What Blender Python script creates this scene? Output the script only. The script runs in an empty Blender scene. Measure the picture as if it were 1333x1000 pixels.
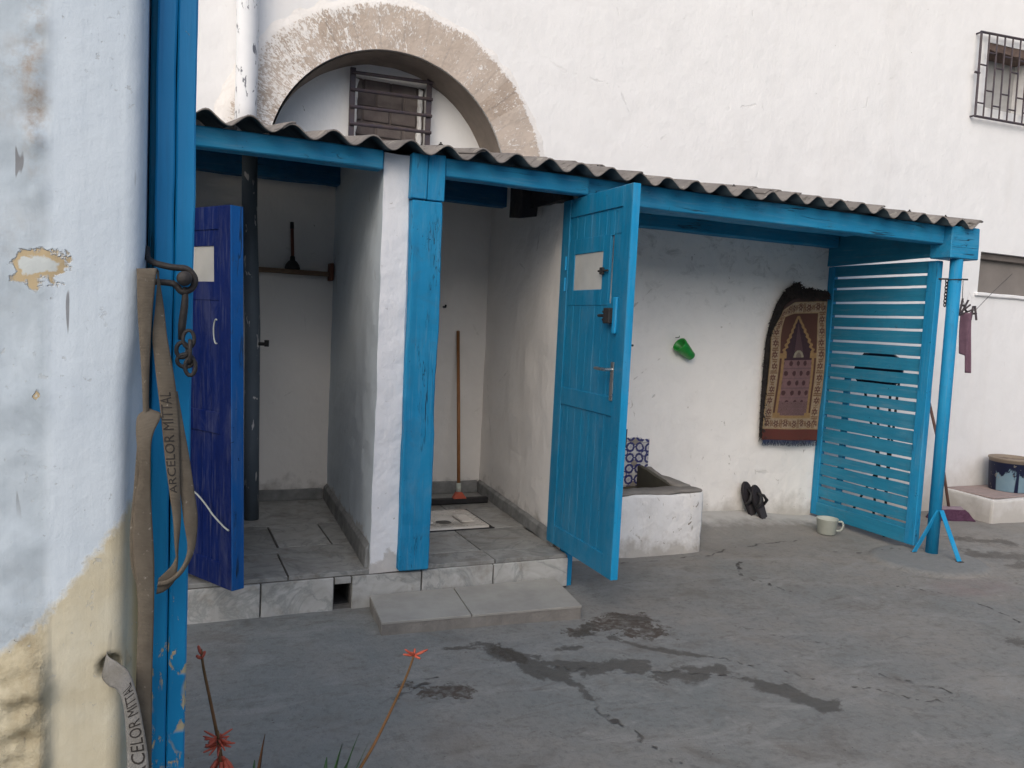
import bpy, bmesh, math, random
import numpy as np
from mathutils import Vector, Matrix, noise
random.seed(7)
S = bpy.context.scene
COL = S.collection
PI = math.pi

# ------------------------------------------------------------------ node helpers
class NT:
    def __init__(s, name, rough=.8, spec=.3):
        s.m = bpy.data.materials.new(name); s.m.use_nodes = True
        s.t = s.m.node_tree; s.b = s.t.nodes['Principled BSDF']
        s.b.inputs['Roughness'].default_value = rough
        s.b.inputs['Specular IOR Level'].default_value = spec
        s.co = s.t.nodes.new('ShaderNodeTexCoord').outputs['Object']
        s.bh = None
    def put(s, sock, v):
        if hasattr(v, 'is_output'): s.t.links.new(v, sock)
        elif isinstance(v, (tuple, list)) and len(v) == 3 and len(sock.default_value) == 4: sock.default_value = (*v, 1)
        else: sock.default_value = v
    def map(s, sc, vec=None, rot=(0, 0, 0)):
        n = s.t.nodes.new('ShaderNodeMapping'); s.put(n.inputs['Vector'], vec or s.co)
        n.inputs['Scale'].default_value = sc; n.inputs['Rotation'].default_value = rot; return n.outputs[0]
    def noise(s, scale, detail=6, vec=None, rough=.6, dist=0):
        n = s.t.nodes.new('ShaderNodeTexNoise'); s.put(n.inputs['Vector'], vec or s.co)
        n.inputs['Scale'].default_value = scale; n.inputs['Detail'].default_value = detail
        n.inputs['Roughness'].default_value = rough; n.inputs['Distortion'].default_value = dist
        return n.outputs[0]
    def vor(s, scale, vec=None, feat='DISTANCE_TO_EDGE'):
        n = s.t.nodes.new('ShaderNodeTexVoronoi'); n.feature = feat; s.put(n.inputs['Vector'], vec or s.co)
        n.inputs['Scale'].default_value = scale; return n.outputs[0]
    def wave(s, scale, dist, vec=None):
        n = s.t.nodes.new('ShaderNodeTexWave'); s.put(n.inputs['Vector'], vec or s.co)
        n.inputs['Scale'].default_value = scale; n.inputs['Distortion'].default_value = dist
        n.inputs['Detail'].default_value = 4; return n.outputs[1]
    def attr(s, name, color=False):
        n = s.t.nodes.new('ShaderNodeAttribute'); n.attribute_name = name
        return n.outputs['Color'] if color else n.outputs['Fac']
    def rng(s, v, a, b, c=0, d=1):
        n = s.t.nodes.new('ShaderNodeMapRange'); s.put(n.inputs[0], v)
        for i, q in enumerate((a, b, c, d)): n.inputs[1 + i].default_value = q
        return n.outputs[0]
    def op(s, o, a, b=0.0, clamp=False):
        n = s.t.nodes.new('ShaderNodeMath'); n.operation = o; n.use_clamp = clamp
        s.put(n.inputs[0], a); s.put(n.inputs[1], b); return n.outputs[0]
    def mix(s, f, a, b, mode='MIX'):
        n = s.t.nodes.new('ShaderNodeMix'); n.data_type = 'RGBA'; n.blend_type = mode
        s.put(n.inputs[0], f); s.put(n.inputs[6], a); s.put(n.inputs[7], b); return n.outputs[2]
    def sep(s, vec):
        n = s.t.nodes.new('ShaderNodeSeparateXYZ'); s.put(n.inputs[0], vec); return n.outputs
    def bump(s, h, strength, dist=.01):
        n = s.t.nodes.new('ShaderNodeBump'); s.put(n.inputs['Height'], h)
        n.inputs['Strength'].default_value = strength; n.inputs['Distance'].default_value = dist
        if s.bh: s.t.links.new(s.bh, n.inputs['Normal'])
        s.bh = n.outputs[0]
    def done(s, col, rough=None):
        s.put(s.b.inputs['Base Color'], col)
        if rough is not None: s.put(s.b.inputs['Roughness'], rough)
        if s.bh: s.t.links.new(s.bh, s.b.inputs['Normal'])
        return s.m

def plain(name, c1, c2=None, rough=.6, spec=.3, scale=8, bump=.25, bscale=60, stretch=(1, 1, 1)):
    n = NT(name, rough, spec); c2 = c2 or tuple(q * .75 for q in c1)
    v = n.map(stretch)
    f = n.rng(n.noise(scale, 6, v), .3, .7)
    n.bump(n.noise(bscale, 5, v), bump, .004)
    r = n.rng(n.noise(scale * 2, 3, v), .3, .7, max(0, rough - .1), min(1, rough + .1))
    return n.done(n.mix(f, c1, c2), r)

def plaster(name, c1, c2, chip=(.22, .19, .16), chip_thr=.71, relief=.35, stain=(.45, .40, .34), stain_amt=.35, low=None, brush=.25, crack=.5, smudge=None):
    """limewashed wall: patchy coats, vertical runs, sparse chips, trowel relief, grime close to the floor"""
    n = NT(name, .9, .15)
    big = n.rng(n.noise(.9, 5), .3, .7)
    med = n.rng(n.noise(5, 6, dist=.6), .35, .65)
    col = n.mix(n.op('MULTIPLY', big, med), c1, c2)
    runs = n.noise(3.2, 5, n.map((1, 1, .12)))
    col = n.mix(n.rng(runs, .55, .8, 0, stain_amt), col, stain)
    sp = n.op('MULTIPLY', n.rng(n.noise(26, 3, n.map((1, 1, .7)), dist=.8), chip_thr, chip_thr + .03), n.rng(n.noise(1.4, 3), .4, .6))
    col = n.mix(sp, col, chip)
    crk = n.vor(1.3, n.map((1, 1, .8)))
    w = n.op('ADD', crk, n.rng(n.noise(9, 5), .2, .8, -.02, .03))
    ck = n.op('MULTIPLY', n.rng(w, .0, .004, 1, 0), n.rng(n.noise(1.1, 2), .5, .6))
    col = n.mix(n.op('MULTIPLY', ck, crack), col, chip)
    if smudge:
        zz = n.sep(n.co)[2]
        sg = n.op('MULTIPLY', n.rng(n.noise(5.5, 7, n.map((1, 1, 1.5)), .75, .6), .53, .68), n.rng(zz, smudge[0], smudge[1], .10, 1))
        col = n.mix(n.op('MULTIPLY', sg, .75), col, smudge[2])
    if low:
        z = n.sep(n.co)[2]
        g = n.op('ADD', z, n.rng(n.noise(7, 6), .2, .8, -.14, .14))
        col = n.mix(n.rng(g, low[0] + .02, low[0] + low[1], .85, 0), col, low[2])
    n.bump(n.noise(2.2, 4), relief, .06)
    n.bump(n.noise(14, 6, n.map((1, 1, .6)), rough=.65), relief, .012)
    n.bump(n.noise(60, 4, n.map((1, 1, .25))), brush, .004)
    n.bump(n.op('SUBTRACT', 1, n.op('MAXIMUM', sp, ck)), .5, .004)
    return n.done(col)

def paint(name, c1, c2, axis='z', wear=(.30, .25, .18), thr=.72, rough=.6, spec=.3, cracks=True, dirt=.35):
    """brushed enamel on timber, grain along one axis, flakes and splits"""
    n = NT(name, rough, spec)
    st = {'z': (1, 1, .06), 'x': (.06, 1, 1), 'y': (1, .06, 1)}[axis]
    g = n.noise(34, 5, n.map(st), dist=.4)
    b = n.rng(n.noise(3.2, 5), .3, .7)
    col = n.mix(b, c1, c2)
    fade = tuple(min(1, q * .80 + .075) for q in c2)
    col = n.mix(n.rng(n.noise(6, 7, n.map(tuple(q ** .5 for q in st)), .75, 1.2), .50, .70, 0, .55), col, fade)
    col = n.mix(n.rng(n.noise(70, 3, n.map(st)), .56, .70, 0, .45), col, tuple(q * .9 + .03 for q in fade))
    col = n.mix(n.op('MULTIPLY', n.rng(n.noise(55, 3, dist=1.5), .66, .70), n.rng(n.noise(4, 2), .5, .6)), col, tuple(q * .25 for q in c1))
    col = n.mix(n.rng(g, .45, .75, 0, .35), col, tuple(q * .55 for q in c1))
    col = n.mix(n.rng(n.noise(11, 5, dist=1), .55, .8, 0, dirt), col, tuple(.35 * q + .05 for q in c2))
    fl = n.op('MULTIPLY', n.rng(n.noise(38, 4, n.map(tuple(q ** .4 for q in st))), thr, thr + .02), n.rng(n.noise(2.6, 3), .45, .6))
    col = n.mix(fl, col, wear)
    if cracks:
        cn = n.noise(15, 4, n.map(tuple(q * .9 for q in st)), .55, .3)
        ck = n.rng(n.op('ABSOLUTE', n.op('SUBTRACT', cn, .47)), .002, .012, 1, 0)
        ck = n.op('MULTIPLY', ck, n.rng(n.noise(5, 3, n.map(tuple(q ** .45 for q in st))), .53, .60))
        c2_ = n.rng(n.op('ABSOLUTE', n.op('SUBTRACT', n.noise(45, 3, n.map(tuple(q ** .75 for q in st))), .5)), .003, .02, .8, 0)
        ck = n.op('MAXIMUM', ck, n.op('MULTIPLY', c2_, n.rng(n.noise(7, 4, n.map(tuple(q ** .45 for q in st))), .58, .66)))
        col = n.mix(ck, col, (.012, .03, .05))
        n.bump(n.op('SUBTRACT', 1, ck), .6, .006)
    n.bump(g, .35, .003); n.bump(n.noise(9, 4), .2, .01)
    n.bump(n.op('SUBTRACT', 1, fl), .4, .003)
    return n.done(col, n.rng(n.noise(14, 4), .3, .7, rough - .12, rough + .2))

# ------------------------------------------------------------------ mesh helpers
ORG = {}
def obj(name, bm, mat, parent=None, smooth=False, label=None):
    off = ORG.get(parent.name, Vector()) if parent else Vector()
    if off.length: bmesh.ops.translate(bm, verts=bm.verts, vec=-off)
    me = bpy.data.meshes.new(name)
    bm.normal_update()
    bm.to_mesh(me); bm.free()
    mats = mat if isinstance(mat, (list, tuple)) else [mat]
    for q in mats: me.materials.append(q)
    if smooth:
        for p in me.polygons: p.use_smooth = True
    o = bpy.data.objects.new(name, me); COL.objects.link(o)
    if parent: o.parent = parent
    ORG[o.name] = off
    if label: o['label'] = label
    return o
def tag(o, label=None, cat=None, group=None, kind=None):
    if label: o['label'] = label
    if cat: o['category'] = cat
    if group: o['group'] = group
    if kind: o['kind'] = kind
    return o
def thing(name, label, cat, loc, group=None):
    o = bpy.data.objects.new(name, None); COL.objects.link(o); o.location = loc
    o.empty_display_size = .1
    ORG[o.name] = Vector(loc); return tag(o, label, cat, group)
def BM(): return bmesh.new()
def box(bm, x0, x1, y0, y1, z0, z1, bev=.004, M=None, seg=1):
    r = bmesh.ops.create_cube(bm, size=1)
    vs = r['verts']
    bmesh.ops.scale(bm, vec=(x1 - x0, y1 - y0, z1 - z0), verts=vs)
    bmesh.ops.translate(bm, vec=((x0 + x1) / 2, (y0 + y1) / 2, (z0 + z1) / 2), verts=vs)
    if bev:
        es = list({e for v in vs for e in v.link_edges})
        q = bmesh.ops.bevel(bm, geom=es, offset=bev, segments=seg, affect='EDGES', profile=.6)
        vs = list(set(vs) & set(bm.verts)) if False else list({v for f in q['faces'] for v in f.verts} | {v for v in vs if v.is_valid})
    if M is not None: bmesh.ops.transform(bm, matrix=M, verts=vs)
    return vs
def hexa(bm, p, bev=.004):
    """8 corners: bottom ring then top ring"""
    v = [bm.verts.new(q) for q in p]
    for f in ((3, 2, 1, 0), (4, 5, 6, 7), (0, 1, 5, 4), (1, 2, 6, 5), (2, 3, 7, 6), (3, 0, 4, 7)): bm.faces.new([v[i] for i in f])
    if bev:
        bmesh.ops.bevel(bm, geom=list({e for q in v for e in q.link_edges}), offset=bev, segments=2, affect='EDGES', profile=.6)
def rough(bm, cut=.08, amp=.006, sc=5, seed=0):
    """cut long edges, then push the surface about a little so that no edge is dead straight"""
    for it in range(7):
        es = [e for e in bm.edges if e.calc_length() > cut * 1.6]
        if not es: break
        bmesh.ops.subdivide_edges(bm, edges=es, cuts=1, use_grid_fill=True)
    for v in bm.verts:
        d = noise.noise_vector(v.co * sc + Vector((seed * 3.1, 0, 0))); e = noise.noise_vector(v.co * sc * 4 + Vector((0, seed, 9)))
        v.co += d * amp + e * amp * .35
def tube(bm, pts, r, seg=10, caps=True):
    pts = [Vector(p) for p in pts]; rings = []
    rr = r if isinstance(r, (list, tuple)) else [r] * len(pts)
    up = None
    for i, p in enumerate(pts):
        t = (pts[min(i + 1, len(pts) - 1)] - pts[max(i - 1, 0)]).normalized()
        if up is None: up = Vector((0, 0, 1)) if abs(t.z) < .9 else Vector((1, 0, 0))
        a = t.cross(up).normalized(); b = a.cross(t).normalized(); up = b
        rings.append([bm.verts.new(p + (a * math.cos(2 * PI * k / seg) + b * math.sin(2 * PI * k / seg)) * rr[i]) for k in range(seg)])
    for A, B in zip(rings, rings[1:]):
        for k in range(seg): bm.faces.new((A[k], A[(k + 1) % seg], B[(k + 1) % seg], B[k]))
    if caps:
        bm.faces.new(rings[0][::-1]); bm.faces.new(rings[-1])
def lathe(bm, prof, seg=28, M=None, c=(0, 0, 0)):
    rings = []
    for r, z in prof:
        rings.append([bm.verts.new((c[0] + r * math.cos(2 * PI * k / seg), c[1] + r * math.sin(2 * PI * k / seg), c[2] + z)) for k in range(seg)])
    for A, B in zip(rings, rings[1:]):
        for k in range(seg): bm.faces.new((A[k], A[(k + 1) % seg], B[(k + 1) % seg], B[k]))
    bm.faces.new(rings[0][::-1]); bm.faces.new(rings[-1])
    vs = [v for q in rings for v in q]
    if M is not None: bmesh.ops.transform(bm, matrix=M, verts=vs)
    return vs
def prism(bm, poly, y0, y1):
    """polygon in x, z pushed from y0 to y1"""
    f = bm.faces.new([bm.verts.new((x, y0, z)) for x, z in poly])
    r = bmesh.ops.extrude_face_region(bm, geom=[f])
    vs = [g for g in r['geom'] if isinstance(g, bmesh.types.BMVert)]
    bmesh.ops.translate(bm, vec=(0, y1 - y0, 0), verts=vs)
    bmesh.ops.recalc_face_normals(bm, faces=bm.faces)
def catmull(P, n):
    P = [np.array(p, float) for p in P]; out = []
    for i in range(len(P) - 1):
        a, b, c, d = P[max(i - 1, 0)], P[i], P[i + 1], P[min(i + 2, len(P) - 1)]
        for k in range(n):
            t = k / n
            out.append(.5 * ((2 * b) + (c - a) * t + (2 * a - 5 * b + 4 * c - d) * t * t + (3 * b - a - 3 * c + d) * t ** 3))
    out.append(P[-1]); return out
def sm(a, b, x):
    t = np.clip((x - a) / (b - a), 0, 1); return t * t * (3 - 2 * t)
def seg_dist(X, Y, pts):
    d = np.full(X.shape, 9.)
    for (ax, ay), (bx, by) in zip(pts, pts[1:]):
        vx, vy = bx - ax, by - ay; t = np.clip(((X - ax) * vx + (Y - ay) * vy) / (vx * vx + vy * vy + 1e-9), 0, 1)
        d = np.minimum(d, np.hypot(X - ax - t * vx, Y - ay - t * vy))
    return d
def grid_mesh(name, P, mat, attrs=None, smooth=True, flip=False):
    """P: (n, m, 3) array -> mesh object with float point attributes"""
    n, m = P.shape[:2]
    idx = np.arange(n * m).reshape(n, m)
    q = np.stack([idx[:-1, :-1], idx[1:, :-1], idx[1:, 1:], idx[:-1, 1:]], -1).reshape(-1, 4)
    if flip: q = q[:, ::-1]
    me = bpy.data.meshes.new(name); me.from_pydata(P.reshape(-1, 3).tolist(), [], q.tolist())
    for k, a in (attrs or {}).items():
        if a.ndim == 3:
            at = me.attributes.new(k, 'FLOAT_COLOR', 'POINT')
            at.data.foreach_set('color', np.concatenate([a, np.ones(a.shape[:2] + (1,))], -1).astype(np.float32).ravel())
        else:
            at = me.attributes.new(k, 'FLOAT', 'POINT'); at.data.foreach_set('value', a.astype(np.float32).ravel())
    if smooth: me.polygons.foreach_set('use_smooth', [True] * len(me.polygons))
    me.materials.append(mat)
    o = bpy.data.objects.new(name, me); COL.objects.link(o); ORG[o.name] = Vector(); return o
def reparent(o, p):
    off = ORG[p.name]; o.data.transform(Matrix.Translation(-off)); o.parent = p; ORG[o.name] = off; return o

# ------------------------------------------------------------------ materials
M = {}
M['wall'] = plaster('limewashed_wall', (.775, .78, .79), (.72, .725, .735), stain_amt=.14, chip_thr=.74, relief=.3, low=(0, .45, (.45, .43, .40)), crack=.12)
M['rear'] = plaster('patched_limewash', (.85, .835, .81), (.78, .765, .745), stain_amt=.12, chip_thr=.675, relief=.6, low=(.0, .22, (.44, .42, .385)), crack=.4, smudge=(1.5, 2.3, (.36, .35, .33)))
M['shed'] = plaster('old_limewash', (.85, .825, .79), (.80, .775, .74), stain_amt=.12, chip_thr=.735, relief=.4, low=(.19, .13, (.42, .40, .37)), crack=.2)
M['pillarwhite'] = plaster('bluish_limewash', (.80, .81, .84), (.74, .75, .78), stain_amt=.12, chip_thr=.70, relief=.6, low=(.19, .05, (.5, .48, .46)))
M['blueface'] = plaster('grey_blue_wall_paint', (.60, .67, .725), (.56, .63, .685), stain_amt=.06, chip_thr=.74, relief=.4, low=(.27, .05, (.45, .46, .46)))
M['whiteblock'] = plaster('whitewashed_masonry', (.78, .785, .79), (.70, .70, .70), stain_amt=.5, chip_thr=.66, relief=.9, stain=(.50, .49, .47), low=(0, .12, (.42, .40, .37)))
M['blue'] = paint('blue_enamel_upright', (.007, .222, .45), (.016, .268, .50), 'z', wear=(.004, .05, .10), thr=.70)
M['bluex'] = paint('blue_enamel_beam', (.009, .218, .43), (.020, .268, .485), 'x', wear=(.15, .22, .25), thr=.74)
M['bluedoor'] = paint('blue_enamel_door', (.005, .168, .325), (.009, .195, .36), 'z', wear=(.35, .45, .5), thr=.79, rough=.42, cracks=False, dirt=.15)
M['blueedge'] = paint('blue_enamel_edge', (.010, .28, .56), (.014, .31, .60), 'z', wear=(.5, .6, .65), thr=.75, rough=.4, cracks=False, dirt=.15)
M['bluescreen'] = paint('blue_enamel_slats', (.013, .205, .355), (.028, .248, .405), 'y', wear=(.10, .25, .33), thr=.70, cracks=False, dirt=.45)
M['navy'] = paint('navy_enamel', (.003, .011, .085), (.004, .016, .11), 'z', wear=(.3, .3, .35), thr=.80, rough=.5, spec=.15, cracks=False, dirt=.1)
M['navyedge'] = paint('royal_blue_edge', (.004, .10, .36), (.006, .125, .40), 'z', wear=(.6, .6, .6), thr=.74, rough=.42, cracks=True, dirt=.15)
M['purlin'] = paint('dark_blue_purlin', (.006, .10, .24), (.008, .13, .28), 'x', thr=.76)
M['steel'] = plain('dark_iron', (.022, .022, .024), (.036, .032, .031), .6, .35, 30, .5, 120)
M['grille'] = plain('painted_iron_bars', (.045, .04, .06), (.08, .06, .06), .6, .4, 20, .4, 90)
M['chrome'] = plain('worn_chrome', (.55, .55, .55), (.4, .4, .4), .3, .6); M['chrome'].node_tree.nodes['Principled BSDF'].inputs['Metallic'].default_value = .9
M['slate'] = plain('slate_grey_pipe_paint', (.075, .10, .125), (.055, .075, .095), .5, .4, 6, .4, 30)
M['wood'] = plain('varnished_stick', (.36, .17, .06), (.26, .11, .04), .5, .4, 30, .3, 80, (1, 1, .1))
M['oldwood'] = plain('raw_board', (.22, .15, .10), (.14, .09, .06), .8, .2, 20, .6, 60, (.15, 1, 1))
M['darkwood'] = plain('dark_joist', (.05, .045, .045), (.03, .03, .035), .8, .2, 14, .6, 50)
M['rubber'] = plain('black_rubber', (.018, .018, .02), (.03, .03, .032), .55, .35, 20)
M['red'] = plain('red_plastic', (.45, .09, .045), (.36, .06, .03), .5, .4)
M['whiteplastic'] = plain('white_plastic', (.46, .49, .44), (.38, .41, .37), .5, .4, 10)
M['green'] = plain('green_plastic', (.012, .30, .035), (.012, .24, .03), .4, .5, 12, .1)
M['ceramic'] = plain('white_ceramic', (.68, .66, .62), (.56, .52, .47), .28, .5, 5, .05)
M['purple'] = plain('purple_bristles', (.10, .045, .085), (.06, .025, .05), .85, .2, 60, .9, 160)
M['cloth'] = plain('mauve_cloth', (.20, .12, .16), (.15, .09, .125), .95, .1, 18, .5, 240)
M['shag'] = plain('dark_shaggy_wool', (.03, .03, .032), (.055, .048, .045), 1, .05, 30, .9, 90)
M['greypane'] = plain('grey_shutter', (.22, .20, .185), (.17, .155, .145), .8, .2, 3, .4, 30)
M['block'] = plain('dark_breeze_block', (.19, .165, .155), (.12, .10, .10), .95, .1, 9, .7, 40)
M['concretepanel'] = plain('grey_concrete_panel', (.46, .46, .46), (.33, .33, .33), .9, .1, 6, .6, 30)
M['rawbrick'] = plain('raw_brown_reveal', (.19, .14, .12), (.12, .09, .08), .95, .1, 12, .9, 40)
M['ink'] = plain('faded_black_ink', (.035, .033, .032), (.055, .05, .048), .9, .1, 30)
M['flower'] = plain('coral_petals', (.50, .115, .07), (.42, .08, .05), .5, .3, 30, .1)
M['stalk'] = plain('dry_flower_stalk', (.20, .10, .05), (.13, .08, .035), .7, .2, 20, .2)
M['aloe'] = plain('aloe_green', (.045, .12, .035), (.03, .085, .03), .45, .4, 9, .2)
M['aloedry'] = plain('aloe_dry_leaf', (.17, .08, .035), (.11, .055, .03), .8, .2, 12, .4)
M['sole'] = plain('black_foam_sole', (.022, .022, .026), (.035, .03, .035), .75, .2, 40, .6, 200)

def cloudy():
    n = NT('cloudy_pane', .45, .5)
    n.b.inputs['Alpha'].default_value = .72
    return n.done(n.mix(n.rng(n.noise(6, 4), .3, .7), (.60, .60, .57), (.48, .48, .455)))
M['cloudy'] = cloudy()
def marble():
    n = NT('worn_marble_tile', .45, .35)
    tone = n.attr('tone'); vm = n.t.nodes.new('ShaderNodeVectorMath'); vm.operation = 'ADD'; n.put(vm.inputs[0], n.map((1, 1, 1), rot=(.3, .5, .6))); n.put(vm.inputs[1], n.op('MULTIPLY', tone, 23)); v = vm.outputs[0]
    w = n.noise(5, 8, v, .65, 1.6)
    c = n.mix(n.rng(w, .35, .65), (.24, .235, .225), (.33, .33, .325))
    c = n.mix(n.rng(n.op('ABSOLUTE', n.op('SUBTRACT', n.noise(3.5, 6, v, .6, 1.0), .5)), 0, .035, .5, 0), c, (.12, .13, .13))
    c = n.mix(n.rng(n.noise(9, 6, dist=.5), .56, .7, 0, .6), c, (.17, .145, .12))
    c = n.mix(n.rng(n.noise(3, 7, rough=.75), .55, .68, 0, .55), c, (.14, .125, .108))
    c = n.mix(1, c, n.mix(n.rng(tone, 0, 2.1), (.86, .87, .86), (1.80, 1.81, 1.80)), 'MULTIPLY')
    n.bump(n.noise(30, 4), .15, .003)
    return n.done(c, n.rng(n.noise(8, 4), .3, .7, .32, .62))
M['marble'] = marble()
M['skirt'] = plain('grey_stone_skirting', (.30, .305, .30), (.15, .155, .155), .55, .3, 9, .4, 40)
M['steptile'] = plain('beige_grey_slab', (.37, .36, .33), (.29, .28, .26), .7, .3, 5, .3, 70)
M['grout'] = plain('cement_grout', (.16, .155, .145), (.10, .095, .09), .95, .1, 14, .7, 60)

def cementside():
    n = NT('rough_cement', .95, .1)
    c = n.mix(n.rng(n.noise(7, 6, n.map((1, 1, .4))), .3, .7), (.27, .255, .235), (.18, .17, .16))
    n.bump(n.noise(40, 6), .7, .008)
    return n.done(c)
M['cement'] = cementside()

def asbestos():
    n = NT('weathered_fibre_cement', .95, .1)
    c = n.mix(n.rng(n.noise(6, 6, n.map((1, .3, 1))), .3, .7), (.25, .23, .215), (.15, .14, .135))
    c = n.mix(n.rng(n.noise(22, 5), .55, .66, 0, .8), c, (.09, .085, .075))
    c = n.mix(n.rng(n.noise(13, 6, dist=.7), .60, .66, 0, .6), c, (.36, .34, .30))
    n.bump(n.noise(50, 5), .4, .004)
    return n.done(c)
M['roof'] = asbestos()
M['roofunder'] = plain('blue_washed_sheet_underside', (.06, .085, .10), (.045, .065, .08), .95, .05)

def stone_arch():
    n = NT('flaking_arch_stone', .95, .1)
    r = n.attr('rad'); a = n.attr('ang'); fl = n.attr('flake')
    cv = n.t.nodes.new('ShaderNodeCombineXYZ'); n.put(cv.inputs[0], n.op('MULTIPLY', a, 1)); n.put(cv.inputs[1], n.op('MULTIPLY', r, 1)); uv = cv.outputs[0]
    c = n.mix(n.rng(n.noise(5, 6, uv), .3, .7), (.47, .395, .335), (.37, .305, .255))
    c = n.mix(n.rng(n.noise(26, 5, uv), .5, .75, 0, .6), c, (.29, .235, .195))
    jw = n.t.nodes.new('ShaderNodeMath'); jw.operation = 'PINGPONG'; n.put(jw.inputs[0], n.op('ADD', a, n.rng(n.noise(6, 4, uv), .2, .8, -.012, .012))); jw.inputs[1].default_value = .085
    c = n.mix(n.rng(jw.outputs[0], .003, .010, .6, 0), c, (.24, .205, .18))
    blk = n.t.nodes.new('ShaderNodeTexWhiteNoise'); blk.noise_dimensions = '1D'; n.put(blk.inputs['W'], n.op('FLOOR', n.op('DIVIDE', n.op('ADD', a, .085), .17)))
    c = n.mix(n.op('MULTIPLY', blk.outputs[0], .7), c, (.56, .49, .435))
    streak = n.op('ADD', n.op('MULTIPLY', n.noise(34, 6, n.map((1.2, .55, 1), uv), .75, 1.2), .6), n.op('MULTIPLY', n.noise(85, 4, n.map((1.2, .6, 1), uv), .7, .6), .4))
    thr = n.op('ADD', n.op('ADD', streak, n.op('MULTIPLY', fl, .12)), n.rng(n.noise(6, 4, uv), .3, .7, -.05, .05))
    w = n.rng(thr, .565, .60); w = n.op('MULTIPLY', w, .92)
    c = n.mix(w, c, (.80, .785, .77))
    n.bump(n.noise(34, 6, uv), .8, .008); n.bump(w, .4, .004)
    return n.done(c)
M['arch'] = stone_arch()
M['soffit'] = plain('weathered_soffit_stone', (.27, .23, .20), (.20, .17, .15), .95, .1, 7, .8, 40)

def chipped_pipe():
    n = NT('chipped_white_pipe', .6, .3)
    ch = n.rng(n.noise(30, 4, n.map((1, 1, .35)), dist=.8), .60, .63)
    c = n.mix(ch, n.mix(n.rng(n.noise(6, 4), .3, .7), (.74, .76, .79), (.66, .68, .71)), (.17, .18, .21))
    n.bump(n.op('SUBTRACT', 1, ch), .5, .003)
    return n.done(c)
M['pipe'] = chipped_pipe()
def chipped_slate():
    n = NT('chipped_slate_paint', .5, .35)
    ch = n.op('MULTIPLY', n.rng(n.noise(24, 3, n.map((1, 1, .3)), dist=.8), .63, .65), n.rng(n.noise(3, 2), .40, .5))
    c = n.mix(ch, n.mix(n.rng(n.noise(4, 5), .3, .7), (.12, .15, .18), (.09, .115, .14)), (.6, .6, .6))
    n.bump(n.noise(12, 4), .3, .01)
    return n.done(c)
M['slate'] = chipped_slate()

def webbing():
    n = NT('dusty_webbing', .95, .1)
    v = n.attr('vv'); u = n.attr('uu')
    rib = n.op('SINE', n.op('MULTIPLY', v, 2600))
    edge = n.rng(n.op('ABSOLUTE', n.op('SUBTRACT', u, .5)), .40, .46)
    c = n.mix(n.rng(n.noise(25, 6), .3, .7), (.155, .135, .108), (.108, .093, .075))
    c = n.mix(n.rng(n.noise(90, 4), .66, .72, 0, .6), c, (.36, .33, .29))
    c = n.mix(n.op('MULTIPLY', edge, .35), c, (.11, .088, .068))
    n.bump(rib, .35, .0008); n.bump(n.noise(160, 3), .4, .001)
    return n.done(c)
M['web'] = webbing()

def vcol(name, rough=.95, bump=.5, bscale=260, spec=.1):
    n = NT(name, rough, spec)
    c = n.mix(n.rng(n.noise(40, 5), .3, .7, 0, .35), n.attr('Col', True), (.07, .05, .04))
    n.bump(n.noise(bscale, 3), bump, .002); return n.done(c)
M['rug'] = vcol('woven_rug_pile')
M['tilepanel'] = vcol('painted_glazed_tile', .3, .05, 60, .4)

# ------------------------------------------------------------------ ground
def ground_z(X, Y):
    z = -.008 * np.maximum(0, X - 1)
    ramp = sm(4.55, 5.12, Y) * sm(2.3, 3.4, X) * (.115 - .085 * sm(4.2, 5.1, X)) * (1 - sm(5.05, 5.3, X) * .9)
    return z + ramp
def gaxis(a, b, step, lo, hi):
    c = list(np.arange(a, b, step))
    left = [a - d for d in (.3, .8, 2, 5, 15, 60)][::-1]; right = [b + d for d in (.3, .8, 2, 5, 15, 60)]
    return np.array(left + c + right)
gx = gaxis(-1.0, 8.2, .03, 0, 0); gy = gaxis(1.6, 5.15, .025, 0, 0)
GX, GY = np.meshgrid(gx, gy, indexing='ij')
GZ = ground_z(GX, GY)
for (k, a) in ((1.3, .008), (4, .003), (11, .0018)):
    GZ += np.array([noise.noise((x * k, y * k, 3.3)) for x, y in zip(GX.ravel(), GY.ravel())]).reshape(GX.shape) * a
wet_lines = [([(1.23,3.36),(1.42,3.32)],.012),([(1.42,3.32),(1.54,3.14),(1.55,3.03)],.055),([(1.55,3.03),(1.62,2.90),(1.64,2.74)],.028),
             ([(1.66,3.03),(1.83,2.99),(2.01,2.93)],.06),([(2.05,2.84),(2.18,2.80),(2.35,2.80)],.06),([(2.38,2.68),(2.47,2.55),(2.55,2.36)],.05),
             ([(2.05,3.27),(2.12,3.13),(2.38,2.92)],.02),([(2.26,3.50),(2.4,3.40)],.02),([(1.72,3.22),(1.83,3.20)],.03),([(1.95,3.36),(2.0,3.42)],.045),
             ([(5.6,3.9),(5.9,3.75)],.10),([(5.55,3.62),(5.75,3.55)],.06),([(5.9,4.3),(6.2,4.1)],.07),([(4.1,2.6),(4.4,2.5)],.05)]
wet = np.full(GX.shape, -1.)
for pts, w in wet_lines: wet = np.maximum(wet, 1 - seg_dist(GX, GY, pts) / (w * 2))
soil = np.full(GX.shape, -1.)
for pts, w in (([(2.16,3.40),(2.30,3.30)],.09),([(2.24,3.50),(2.36,3.42)],.06),([(1.45,3.3),(1.52,3.15)],.03),([(1.0,3.0),(1.15,2.95)],.06),([(1.9,3.38),(2.05,3.42)],.05)):
    soil = np.maximum(soil, 1 - seg_dist(GX, GY, pts) / (w * 2))
crk = np.full(GX.shape, 9.)
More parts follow.
